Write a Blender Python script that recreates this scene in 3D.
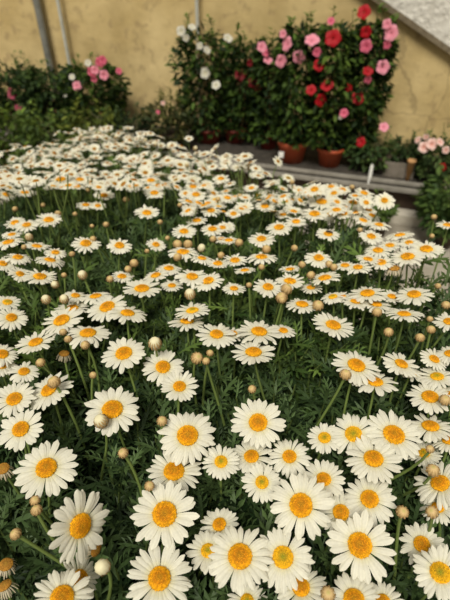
import bpy, math, random
import numpy as np

for o in list(bpy.data.objects):
    bpy.data.objects.remove(o, do_unlink=True)

# ------------------------------------------------------------------ camera, sky, sun, exposure
CAMZ, PITCH, F = 1.35, math.radians(37), 450.0
scene = bpy.context.scene
COL = scene.collection
cam_data = bpy.data.cameras.new('camera')
cam = bpy.data.objects.new('camera', cam_data)
COL.objects.link(cam)
cam.location = (0, 0, CAMZ)
cam.rotation_euler = (math.pi / 2 - PITCH, 0, 0)
cam_data.sensor_fit = 'HORIZONTAL'
cam_data.sensor_width = 36
cam_data.lens = 36
cam_data.clip_start = 0.01
cam_data.dof.use_dof = True
cam_data.dof.focus_distance = 0.375
cam_data.dof.aperture_fstop = 12
scene.camera = cam

world = bpy.data.worlds.new('sky')
scene.world = world
world.use_nodes = True
wn = world.node_tree
for n in list(wn.nodes):
    wn.nodes.remove(n)
w_out = wn.nodes.new('ShaderNodeOutputWorld')
w_bg = wn.nodes.new('ShaderNodeBackground')
w_tc = wn.nodes.new('ShaderNodeTexCoord')
w_sep = wn.nodes.new('ShaderNodeSeparateXYZ')
w_rmp = wn.nodes.new('ShaderNodeValToRGB')
w_rmp.color_ramp.elements[0].position = 0.0
w_rmp.color_ramp.elements[0].color = (0.16, 0.145, 0.11, 1)
w_rmp.color_ramp.elements[1].position = 0.75
w_rmp.color_ramp.elements[1].color = (1.0, 0.955, 0.86, 1)
wn.links.new(w_tc.outputs['Generated'], w_sep.inputs[0])
wn.links.new(w_sep.outputs['Z'], w_rmp.inputs[0])
wn.links.new(w_rmp.outputs[0], w_bg.inputs[0])
wn.links.new(w_bg.outputs[0], w_out.inputs[0])
w_bg.inputs[1].default_value = 0.5

sun_d = bpy.data.lights.new('sun', 'SUN')
sun = bpy.data.objects.new('sun', sun_d)
COL.objects.link(sun)
sun_d.energy = 3.15
sun_d.angle = math.radians(24)
sun_d.color = (1.0, 0.95, 0.84)
sun.rotation_euler = (math.radians(33), math.radians(-12), 0)

scene.view_settings.view_transform = 'Standard'
scene.view_settings.look = 'None'
scene.view_settings.exposure = 0.08
scene.view_settings.gamma = 1.0
scene.view_settings.use_curve_mapping = False

# ------------------------------------------------------------------ geometry of the view
cp, sp = math.cos(PITCH), math.sin(PITCH)
CAM = np.array([0.0, 0.0, CAMZ])


def ray(px, py):
    v = -(py - 300.0) / F
    d = np.array([(px - 225.0) / F, cp + v * sp, -sp + v * cp])
    return d


def project(p):
    q = np.asarray(p) - CAM
    z = q[1] * cp - q[2] * sp
    u = q[1] * sp + q[2] * cp
    return 225 + F * q[0] / z, 300 - F * u / z, z


_DY = [-.3, 0, .14, .33, .5, .71, 1.0, 1.34, 1.75, 2.2]
_DD = [.36, .34, .335, .305, .31, .35, .39, .45, .52, .62]


def drop(x, y):
    return float(np.interp(y, _DY, _DD))


def on_canopy(px, py):
    d = ray(px, py)
    t = 0.45
    for _ in range(40):
        y = d[1] * t
        t = 0.5 * t + 0.5 * drop(0, y) / (-d[2])
    return CAM + d * t


# the plant shelf and the wall behind run obliquely to the bench
SP0 = np.array([.365, 2.918])
SD = np.array([.944, -.330])
SN = np.array([.330, .944])


def on_plane(px, py, w):
    d = ray(px, py)
    t = (SP0.dot(SN) + w) / (d[0] * SN[0] + d[1] * SN[1])
    return CAM + d * t


def shelf_pt(u, w, z):
    p = SP0 + SD * u + SN * w
    return np.array([p[0], p[1], z])


# ------------------------------------------------------------------ materials
def new_mat(name):
    m = bpy.data.materials.new(name)
    m.use_nodes = True
    nt = m.node_tree
    return m, nt, nt.nodes['Principled BSDF']


def noise_mat(name, c1, c2, scale=20, rough=0.8, bump=0.1, detail=6, dist=0.01, metallic=0.0, c3=None, scale2=2.0, dark=None):
    m, nt, b = new_mat(name)
    tc = nt.nodes.new('ShaderNodeTexCoord')
    n = nt.nodes.new('ShaderNodeTexNoise')
    n.inputs['Scale'].default_value = scale
    n.inputs['Detail'].default_value = detail
    r = nt.nodes.new('ShaderNodeValToRGB')
    r.color_ramp.elements[0].position = .35
    r.color_ramp.elements[1].position = .65
    r.color_ramp.elements[0].color = (*c1, 1)
    r.color_ramp.elements[1].color = (*c2, 1)
    nt.links.new(tc.outputs['Object'], n.inputs['Vector'])
    nt.links.new(n.outputs['Fac'], r.inputs[0])
    col = r.outputs[0]
    if c3 is not None:
        n2 = nt.nodes.new('ShaderNodeTexNoise')
        n2.inputs['Scale'].default_value = scale2
        n2.inputs['Detail'].default_value = 4
        r2 = nt.nodes.new('ShaderNodeValToRGB')
        r2.color_ramp.elements[0].position = .45
        r2.color_ramp.elements[1].position = .7
        nt.links.new(tc.outputs['Object'], n2.inputs['Vector'])
        nt.links.new(n2.outputs['Fac'], r2.inputs[0])
        mx = nt.nodes.new('ShaderNodeMix')
        mx.data_type = 'RGBA'
        nt.links.new(r2.outputs[0], mx.inputs[0])
        nt.links.new(col, mx.inputs[6])
        mx.inputs[7].default_value = (*c3, 1)
        col = mx.outputs[2]
    nt.links.new(col, b.inputs['Base Color'])
    b.inputs['Roughness'].default_value = rough
    b.inputs['Metallic'].default_value = metallic
    bp = nt.nodes.new('ShaderNodeBump')
    bp.inputs['Strength'].default_value = bump
    bp.inputs['Distance'].default_value = dist
    nt.links.new(n.outputs['Fac'], bp.inputs['Height'])
    nt.links.new(bp.outputs[0], b.inputs['Normal'])
    return m


def plant_mat(name, rough=0.5, transl=0.25, spec=0.4, bump=0.0, bscale=300, gain=1.0):
    """colour comes from the mesh's own pigment attribute"""
    m, nt, b = new_mat(name)
    a = nt.nodes.new('ShaderNodeAttribute')
    a.attribute_name = 'pigment'
    out = nt.nodes['Material Output']
    n = nt.nodes.new('ShaderNodeTexNoise')
    n.inputs['Scale'].default_value = bscale
    tc = nt.nodes.new('ShaderNodeTexCoord')
    nt.links.new(tc.outputs['Object'], n.inputs['Vector'])
    hs = nt.nodes.new('ShaderNodeHueSaturation')
    mr = nt.nodes.new('ShaderNodeMapRange')
    mr.inputs['To Min'].default_value = .88 * gain
    mr.inputs['To Max'].default_value = 1.12 * gain
    nt.links.new(n.outputs['Fac'], mr.inputs['Value'])
    nt.links.new(mr.outputs[0], hs.inputs['Value'])
    nt.links.new(a.outputs['Color'], hs.inputs['Color'])
    nt.links.new(hs.outputs[0], b.inputs['Base Color'])
    b.inputs['Roughness'].default_value = rough
    b.inputs['Specular IOR Level'].default_value = spec
    if bump:
        bp = nt.nodes.new('ShaderNodeBump')
        bp.inputs['Strength'].default_value = bump
        bp.inputs['Distance'].default_value = .001
        nt.links.new(n.outputs['Fac'], bp.inputs['Height'])
        nt.links.new(bp.outputs[0], b.inputs['Normal'])
    if transl:
        t = nt.nodes.new('ShaderNodeBsdfTranslucent')
        mx = nt.nodes.new('ShaderNodeMixShader')
        mx.inputs[0].default_value = transl
        nt.links.new(hs.outputs[0], t.inputs[0])
        nt.links.new(b.outputs[0], mx.inputs[1])
        nt.links.new(t.outputs[0], mx.inputs[2])
        nt.links.new(mx.outputs[0], out.inputs[0])
    return m


M_PETAL = plant_mat('daisy_petal', .55, .22, .3, bscale=500)
M_DISC = plant_mat('daisy_disc', .7, 0, .2, bump=.4, bscale=900)
M_STEM = plant_mat('daisy_stem', .5, .1, .4)
M_LEAF = plant_mat('marguerite_leaf', .55, .15, .25)
M_BUD = plant_mat('daisy_bud_scale', .6, .05, .3)
M_BLEAF = plant_mat('broad_leaf', .6, .25, .2, bscale=40)
M_BFLOW = plant_mat('trumpet_petal', .6, .25, .3, bscale=60)
M_POT = noise_mat('terracotta_plastic', (.36, .06, .018), (.43, .08, .024), 12, .65, .05)
M_POTD = noise_mat('dark_red_plastic', (.25, .035, .02), (.32, .05, .03), 12, .55, .05)
M_SOIL = noise_mat('soil', (.035, .024, .015), (.09, .06, .035), 60, .95, .6)
M_CANE = noise_mat('bamboo_cane', (.35, .25, .11), (.45, .33, .16), 30, .6, .1)
M_CREAM = noise_mat('white_label_plastic', (.75, .74, .7), (.82, .81, .77), 10, .5, .02)


# ------------------------------------------------------------------ mesh helpers
def mk(name, V, F4, cols, mat, parent=None, loc=None, smooth=True):
    """V (n,3), F4 list of int arrays (k,3) / (k,4), cols (n,3) or None"""
    V = np.asarray(V, dtype=np.float32)
    if loc is not None:
        V = V - np.asarray(loc, dtype=np.float32)
    if not isinstance(F4, (list, tuple)):
        F4 = [F4]
    F4 = [np.asarray(f, dtype=np.int32) for f in F4 if len(f)]
    loops = np.concatenate([f.ravel() for f in F4])
    tot = np.concatenate([np.full(len(f), f.shape[1], dtype=np.int32) for f in F4])
    start = np.concatenate([[0], np.cumsum(tot)[:-1]]).astype(np.int32)
    me = bpy.data.meshes.new(name)
    me.vertices.add(len(V))
    me.vertices.foreach_set('co', V.ravel())
    me.loops.add(len(loops))
    me.loops.foreach_set('vertex_index', loops)
    me.polygons.add(len(tot))
    me.polygons.foreach_set('loop_start', start)
    me.polygons.foreach_set('loop_total', tot)
    me.polygons.foreach_set('use_smooth', np.full(len(tot), smooth))
    me.update(calc_edges=True)
    if cols is not None:
        at = me.attributes.new('pigment', 'FLOAT_COLOR', 'POINT')
        c = np.ones((len(V), 4), dtype=np.float32)
        c[:, :3] = cols
        at.data.foreach_set('color', c.ravel())
    me.materials.append(mat)
    me.validate()
    o = bpy.data.objects.new(name, me)
    COL.objects.link(o)
    if parent is not None:
        o.parent = parent
    return o


class MB:
    """collects pieces into one mesh"""

    def __init__(self):
        self.V, self.Q, self.T, self.C, self.n = [], [], [], [], 0

    def add(self, V, Q=None, T=None, C=(1, 1, 1)):
        V = np.asarray(V, dtype=float)
        self.V.append(V)
        if Q is not None and len(Q):
            self.Q.append(np.asarray(Q) + self.n)
        if T is not None and len(T):
            self.T.append(np.asarray(T) + self.n)
        C = np.asarray(C, dtype=float)
        if C.ndim == 1:
            C = np.tile(C, (len(V), 1))
        self.C.append(C)
        self.n += len(V)

    def build(self, name, mat, parent=None, loc=None, smooth=True):
        F4 = []
        if self.Q:
            F4.append(np.concatenate(self.Q))
        if self.T:
            F4.append(np.concatenate(self.T))
        return mk(name, np.concatenate(self.V), F4, np.concatenate(self.C), mat, parent, loc, smooth)


def grid_faces(nu, nv, close_v=False):
    i = np.arange(nu - 1)[:, None]
    j = np.arange(nv - (0 if close_v else 1))[None, :]
    j2 = (j + 1) % nv
    a = i * nv + j
    return np.stack([a, i * nv + j2, (i + 1) * nv + j2, (i + 1) * nv + j], -1).reshape(-1, 4)


def frame_from(n, hint=(0.13, 0.31, 0.94)):
    n = np.asarray(n, float)
    n = n / np.linalg.norm(n)
    h = np.asarray(hint, float)
    if abs(n.dot(h / np.linalg.norm(h))) > .95:
        h = np.array([1., 0, 0])
    x = np.cross(h, n)
    x /= np.linalg.norm(x)
    return np.stack([x, np.cross(n, x), n], 1)


def tube(pts, r, sides=6):
    pts = np.asarray(pts, float)
    r = np.broadcast_to(np.asarray(r, float), (len(pts),))
    t = np.gradient(pts, axis=0)
    t /= np.linalg.norm(t, axis=1)[:, None] + 1e-9
    a = np.linspace(0, 2 * math.pi, sides, endpoint=False)
    out = []
    ref = np.array([1., .1, 0.05])
    if abs(t[0].dot(ref)) > .9:
        ref = np.array([0, 1., 0])
    for p, d, rr in zip(pts, t, r):
        x = np.cross(ref, d)
        x /= np.linalg.norm(x)
        y = np.cross(d, x)
        out.append(p + rr * (np.cos(a)[:, None] * x + np.sin(a)[:, None] * y))
    return np.concatenate(out), grid_faces(len(pts), sides, True)


def lathe(prof, sides=24):
    a = np.linspace(0, 2 * math.pi, sides, endpoint=False)
    V = np.concatenate([np.stack([r * np.cos(a), r * np.sin(a), np.full(sides, z)], 1) for r, z in prof])
    return V, grid_faces(len(prof), sides, True)


def box_uwz(mb, u0, u1, w0, w1, z0, z1):
    c = [shelf_pt(u, w, z) for z in (z0, z1) for (u, w) in ((u0, w0), (u1, w0), (u1, w1), (u0, w1))]
    mb.add(c, Q=[[0, 3, 2, 1], [4, 5, 6, 7], [0, 1, 5, 4], [1, 2, 6, 5], [2, 3, 7, 6], [3, 0, 4, 7]])


def empty(name, loc, label=None, cat=None, group=None, kind=None):
    o = bpy.data.objects.new(name, None)
    o.empty_display_size = .02
    o.location = [float(v) for v in loc]
    COL.objects.link(o)
    tag(o, label, cat, group, kind)
    return o


def tag(o, label=None, cat=None, group=None, kind=None):
    if label:
        o['label'] = label
    if cat:
        o['category'] = cat
    if group:
        o['group'] = group
    if kind:
        o['kind'] = kind
    return o


def bevel(o, w):
    m = o.modifiers.new('bevel', 'BEVEL')
    m.width = w
    m.segments = 2
    return o


# ------------------------------------------------------------------ the setting
M_FLOOR = noise_mat('pale_concrete', (.32, .29, .23), (.45, .42, .35), 14, .9, .2, c3=(.25, .22, .17), scale2=1.2)
mb = MB()
mb.add([(-9, -3, 0), (9, -3, 0), (9, 9, 0), (-9, 9, 0), (-9, -3, -.1), (9, -3, -.1), (9, 9, -.1), (-9, 9, -.1)],
       Q=[[0, 1, 2, 3], [7, 6, 5, 4], [0, 4, 5, 1], [1, 5, 6, 2], [2, 6, 7, 3], [3, 7, 4, 0]])
tag(mb.build('floor', M_FLOOR, smooth=False), 'pale worn concrete floor beyond the daisy bench', kind='structure')


def wall_material():
    m, nt, b = new_mat('ochre_plaster')
    tc = nt.nodes.new('ShaderNodeTexCoord')

    def noise(scale, detail=5, vec=None):
        n = nt.nodes.new('ShaderNodeTexNoise')
        n.inputs['Scale'].default_value = scale
        n.inputs['Detail'].default_value = detail
        nt.links.new(vec or tc.outputs['Object'], n.inputs['Vector'])
        return n

    def ramp(src, p0, p1, c0, c1):
        r = nt.nodes.new('ShaderNodeValToRGB')
        r.color_ramp.elements[0].position = p0
        r.color_ramp.elements[1].position = p1
        r.color_ramp.elements[0].color = (*c0, 1)
        r.color_ramp.elements[1].color = (*c1, 1)
        nt.links.new(src, r.inputs[0])
        return r.outputs[0]

    def mix(fac, a, bb):
        mx = nt.nodes.new('ShaderNodeMix')
        mx.data_type = 'RGBA'
        nt.links.new(fac, mx.inputs[0])
        nt.links.new(a, mx.inputs[6])
        if isinstance(bb, tuple):
            mx.inputs[7].default_value = (*bb, 1)
        else:
            nt.links.new(bb, mx.inputs[7])
        return mx.outputs[2]
    base = ramp(noise(2.2, 6).outputs['Fac'], .3, .7, (.45, .325, .13), (.66, .51, .25))
    # streaks running down the plaster
    mp = nt.nodes.new('ShaderNodeMapping')
    mp.inputs['Scale'].default_value = (1.8, 1.8, .8)
    nt.links.new(tc.outputs['Object'], mp.inputs[0])
    st = ramp(noise(2.5, 6, mp.outputs[0]).outputs['Fac'], .48, .74, (0, 0, 0), (.6, .6, .6))
    base = mix(st, base, (.36, .26, .11))
    sp_ = ramp(noise(13, 5).outputs['Fac'], .55, .68, (0, 0, 0), (.55, .55, .55))
    base = mix(sp_, base, (.30, .21, .10))
    # a few irregular cracks
    nz = noise(3, 4)
    vadd = nt.nodes.new('ShaderNodeMix')
    vadd.data_type = 'VECTOR'
    vadd.inputs[0].default_value = .25
    nt.links.new(tc.outputs['Object'], vadd.inputs[4])
    nt.links.new(nz.outputs['Color'], vadd.inputs[5])
    vo = nt.nodes.new('ShaderNodeTexVoronoi')
    vo.feature = 'DISTANCE_TO_EDGE'
    vo.inputs['Scale'].default_value = 2.6
    nt.links.new(vadd.outputs[1], vo.inputs['Vector'])
    cr = ramp(vo.outputs['Distance'], .004, .016, (.4, .4, .4), (0, 0, 0))
    sx_ = nt.nodes.new('ShaderNodeSeparateXYZ')
    nt.links.new(tc.outputs['Object'], sx_.inputs[0])
    msk = ramp(sx_.outputs['X'], .8, .95, (0, 0, 0), (1, 1, 1))
    mm = nt.nodes.new('ShaderNodeMix')
    mm.data_type = 'RGBA'
    mm.blend_type = 'MULTIPLY'
    mm.inputs[0].default_value = 1
    nt.links.new(cr, mm.inputs[6])
    nt.links.new(msk, mm.inputs[7])
    base = mix(mm.outputs[2], base, (.16, .11, .05))
    nt.links.new(base, b.inputs['Base Color'])
    b.inputs['Roughness'].default_value = .92
    bp = nt.nodes.new('ShaderNodeBump')
    bp.inputs['Strength'].default_value = .5
    bp.inputs['Distance'].default_value = .02
    nt.links.new(noise(9, 8).outputs['Fac'], bp.inputs['Height'])
    nt.links.new(bp.outputs[0], b.inputs['Normal'])
    return m


WW = .62
mb = MB()
box_uwz(mb, -5, 4, WW, WW + .25, 0, 3.2)
tag(mb.build('wall_back', wall_material(), smooth=False), 'weathered ochre plaster wall with stains and cracks', kind='structure')

# white rough plaster flank of the stair, running down across the ochre wall at the upper right
M_WHITE = noise_mat('rough_white_plaster', (.60, .57, .50), (.72, .69, .62), 30, .9, .9, dist=.02)
a_ = on_plane(383, 0, WW - .05)
b_ = on_plane(450, 47, WW - .05)
dirv = (b_ - a_)


def lin(t):
    return a_ + dirv * t


lo0, lo1 = lin(-1.5), lin(2.0)
mb = MB()
quad = [lo0, lo1, lo1 + np.array([0, 0, 1.3]), lo0 + np.array([0, 0, .8])]
bk = [q + np.array([SN[0], SN[1], 0]) * .08 for q in quad]
mb.add(quad + bk, Q=[[0, 1, 2, 3], [7, 6, 5, 4], [0, 4, 5, 1], [1, 5, 6, 2], [2, 6, 7, 3], [3, 7, 4, 0]])
tag(mb.build('wall_stair', M_WHITE, smooth=False), 'rough white plaster flank of a stair crossing the ochre wall', kind='structure')
M_GREYB = noise_mat('grey_render_edge', (.13, .10, .06), (.20, .16, .10), 30, .9, .4)
mb = MB()
quad = [lo0 - np.array([0, 0, .035]), lo1 - np.array([0, 0, .035]), lo1 + np.array([0, 0, .0]), lo0 + np.array([0, 0, .0])]
quad = [q - np.array([SN[0], SN[1], 0]) * .0 for q in quad]
bk = [q + np.array([SN[0], SN[1], 0]) * .08 for q in quad]
mb.add(quad + bk, Q=[[0, 1, 2, 3], [7, 6, 5, 4], [0, 4, 5, 1], [1, 5, 6, 2], [2, 6, 7, 3], [3, 7, 4, 0]])
tag(mb.build('trim_1', M_GREYB, smooth=False), 'dull brown lower edge of the white stair flank', kind='structure')


def zat(px, py, w):
    return float(on_plane(px, py, w)[2])


SHELF = .26
M_RAIL = noise_mat('grey_painted_rail', (.20, .185, .155), (.27, .25, .215), 25, .5, .05)
M_DARKW = noise_mat('dark_board_and_gap_shade', (.035, .02, .012), (.06, .036, .02), 18, .8, .2)
M_SHELF = noise_mat('grey_shelf_top', (.028, .024, .018), (.055, .045, .034), 20, 1.0, .2)
ro = empty('plant_shelf', shelf_pt(0, .2, 0), 'long low grey metal edged shelf carrying the potted plants', 'shelf')


def part_box(name, mat, parent, *dims, bev=0.0):
    m_ = MB()
    box_uwz(m_, *dims)
    o = m_.build(name, mat, parent, loc=parent.location if parent else None, smooth=False)
    if bev:
        bevel(o, bev)
    return o


z_rt, z_rb = zat(400, 181, 0), zat(400, 191, 0)
z_kt, z_kb = zat(400, 212.5, -.04), 0.0
part_box('shelf_top', M_SHELF, ro, -4.6, 1.9, .012, .58, SHELF - .025, SHELF - .002)
zr1 = (z_rt + z_rb) / 2
part_box('upper_rail', M_RAIL, ro, -4.6, 1.9, -.012, .012, zr1 + .008, z_rt, bev=.004)
part_box('lower_rail', M_RAIL, ro, -4.6, 1.9, -.03, .012, z_rb, zr1 - .004, bev=.004)
part_box('gap_shade_panel', M_DARKW, ro, -4.6, 1.9, .05, .075, .0, z_rb + .01)  # added dark panel, its colour stands in for shade in the gap below the rails
for uu in (-4.2, -2.6, -1.0, 1.6):
    part_box('leg', M_RAIL, ro, uu, uu + .05, .3, .35, .0, SHELF - .02)
kb = MB()
box_uwz(kb, -4.6, 1.9, -.07, .03, 0, max(.02, z_kt))
tag(bevel(kb.build('trim_2', noise_mat('pale_kerb', (.42, .38, .31), (.52, .48, .40), 20, .85, .2), smooth=False), .006),
    'pale concrete kerb below the dark gap under the shelf', kind='structure')

# pipes on the wall
M_PIPEG = noise_mat('weathered_grey_pipe', (.17, .17, .15), (.25, .25, .22), 18, .5, .1, metallic=.2)
M_PIPEW = noise_mat('dull_white_pipe', (.42, .42, .36), (.52, .52, .46), 18, .5, .05)


def pipe(px, py, dia, mat, label, name):
    p = on_plane(px, py, WW - .06)
    b0 = np.array([p[0], p[1], 0.0])
    t = empty(name, b0, label, 'pipe', 'pipes running up the ochre wall')
    V, Q = lathe([(0, .0), (dia / 2, 0), (dia / 2, 3.1), (0, 3.1)], 20)
    m_ = MB()
    m_.add(V, Q)
    m_.build('tube', mat, t, smooth=False)
    for z in (1.45, 2.3):
        V, Q = lathe([(dia / 2, z), (dia / 2 + .008, z), (dia / 2 + .008, z + .03), (dia / 2, z + .03)], 20)
        m_ = MB()
        m_.add(V, Q)
        c = MB()
        m_.add(np.array([(x, y, zz) for x in (-.012, .012) for y in (0, .062) for zz in (z, z + .03)]),
               Q=[[0, 1, 3, 2], [4, 6, 7, 5], [0, 4, 5, 1], [2, 3, 7, 6], [0, 2, 6, 4], [1, 5, 7, 3]])
        m_.build('bracket', mat, t, smooth=False)


pipe(43.5, 34, .058, M_PIPEG, 'thick dark grey drainpipe on the ochre wall above the leafy bush', 'drainpipe')
pipe(64, 34, .028, M_PIPEW, 'thin pale pipe beside the thick grey drainpipe on the wall', 'pipe')
pipe(197, 10, .026, M_PIPEW, 'thin pale pipe rising behind the white flowering climber', 'pipe')


# ------------------------------------------------------------------ broad leaved plants at the back
def leaf_template(fold=.12, wid=.22):
    """unit leaf along +x, normal +z"""
    V = np.array([(0, 0, 0), (.3, -wid, fold), (.3, 0, 0), (.3, wid, fold), (.65, -wid * .85, fold * .7 - .03),
                  (.65, 0, -.03), (.65, wid * .85, fold * .7 - .03), (1, 0, -.12)])
    Q = np.array([(1, 4, 5, 2), (2, 5, 6, 3)])
    T = np.array([(0, 1, 2), (0, 2, 3), (4, 7, 5), (5, 7, 6)])
    return V, Q, T


def scatter_template(V, Q, T, pos, X, N, size, cols, rng, cjit=.0):
    """place copies: pos (n,3), X forward dirs, N normals"""
    n = len(pos)
    X = X / np.linalg.norm(X, axis=1)[:, None]
    Y = np.cross(N, X)
    Y /= np.linalg.norm(Y, axis=1)[:, None] + 1e-9
    Z = np.cross(X, Y)
    R = np.stack([X, Y, Z], 2)
    W = np.einsum('nij,vj->nvi', R, V) * size[:, None, None] + pos[:, None, :]
    k = len(V)
    off = (np.arange(n) * k)[:, None, None]
    QQ = (Q[None] + off).reshape(-1, 4) if len(Q) else []
    TT = (T[None] + off).reshape(-1, 3) if len(T) else []
    return W.reshape(-1, 3), QQ, TT, np.repeat(cols, k, axis=0)


LV, LQ, LT = leaf_template()


def foliage(mb, rng, c, rx, ry, z0, z1, n, size, col_a, col_b, taper=.25, up=.3, lump=None):
    """leaves over a tall body; positions favour the outer shell"""
    t = rng.random(n)
    z = z0 + (z1 - z0) * t
    prof = (1 - taper * np.abs(t * 2 - 1) ** 2.5) * (1 + .16 * np.sin(t * 17 + c[0] * 30) * rng.random(n))
    a = rng.random(n) * 2 * math.pi
    rr = np.sqrt(rng.random(n)) * .45 + .6
    lob = 1 + .18 * np.sin(a * 3 + t * 9 + c[0] * 11)
    x = c[0] + np.cos(a) * rx * rr * prof * lob
    y = c[1] + np.sin(a) * ry * rr * prof * lob
    out = np.stack([np.cos(a), np.sin(a), rng.normal(.0, .45, n)], 1) + rng.normal(0, .35, (n, 3))
    N = np.stack([np.cos(a) * .5, np.sin(a) * .5, np.full(n, .8)], 1) + rng.normal(0, .35, (n, 3))
    N -= out * (np.sum(N * out, 1) / np.sum(out * out, 1))[:, None]
    mixv = rng.random(n)[:, None] ** 2.2
    cols = np.asarray(col_a) * (1 - mixv) + np.asarray(col_b) * mixv
    cols = cols * rng.uniform(.75, 1.2, (n, 1))
    V, Q, T, C = scatter_template(LV, LQ, LT, np.stack([x, y, z], 1), out, N, size * rng.uniform(.65, 1.2, n), cols, rng)
    mb.add(V, Q, T, C)


def flower_mesh(R, rng, col, col2, throat, petals=5, double=False):
    """open five lobed trumpet, normal +z, origin at the throat base"""
    m_ = MB()
    for layer in range(2 if double else 1):
        for i in range(petals):
            a0 = 2 * math.pi * (i + .5 * layer) / petals + rng.uniform(-.08, .08)
            s = np.linspace(0, 1, 6)
            u = np.linspace(-1, 1, 5)
            wv = np.interp(s, [0, .3, .7, .92, 1], [.10, .34, .52, .36, .10]) * (1 - .15 * layer)
            r = .1 + s * (.9 - .25 * layer)
            zz = np.interp(s, [0, .25, .6, 1], [-.10, .02, .08, .0]) + layer * .05
            V, C = [], []
            for k in range(6):
                for uu in u:
                    rad, tan = r[k] * (1 - .06 * uu * uu * s[k]), uu * wv[k]
                    tw = .08 * uu * s[k]
                    V.append((math.cos(a0) * rad - math.sin(a0) * tan, math.sin(a0) * rad + math.cos(a0) * tan,
                              zz[k] + tw + rng.uniform(-.01, .01)))
                    f = max(0, 1 - s[k] * 3)
                    C.append(np.asarray(throat) * f + (1 - f) * (np.asarray(col) * (1 - s[k]) + np.asarray(col2) * s[k]))
            m_.add(np.array(V) * R, grid_faces(6, 5), None, C)
    V, Q = lathe([(.10, -.1), (.08, -.28), (.07, -.5), (.045, -.75), (.0, -.8)], 8)
    m_.add(V * R, Q, None, np.asarray(col) * .8)
    return m_


def add_flower(parent, pos, n, R, rng, col, col2, throat, name='flower', double=False):
    m_ = flower_mesh(R, rng, col, col2, throat, double=double)
    Rm = frame_from(n)
    base = np.array(parent.location)
    for i, V in enumerate(m_.V):
        m_.V[i] = V @ Rm.T + (pos - base)
    return m_.build(name, M_BFLOW, parent)


RED = ((.46, .004, .012), (.42, .004, .012), (.36, .006, .01))
DRED = ((.22, .006, .012), (.16, .005, .01), (.10, .005, .008))
PINK = ((.82, .26, .36), (.86, .36, .45), (.80, .26, .34))
ROSE = ((.66, .10, .18), (.72, .17, .26), (.6, .09, .16))
WHITE = ((.62, .60, .50), (.66, .64, .55), (.68, .64, .42))
BLUSH = ((.85, .50, .45), (.88, .66, .60), (.70, .30, .22))

GA, GB = (.009, .024, .005), (.095, .165, .026)


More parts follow.
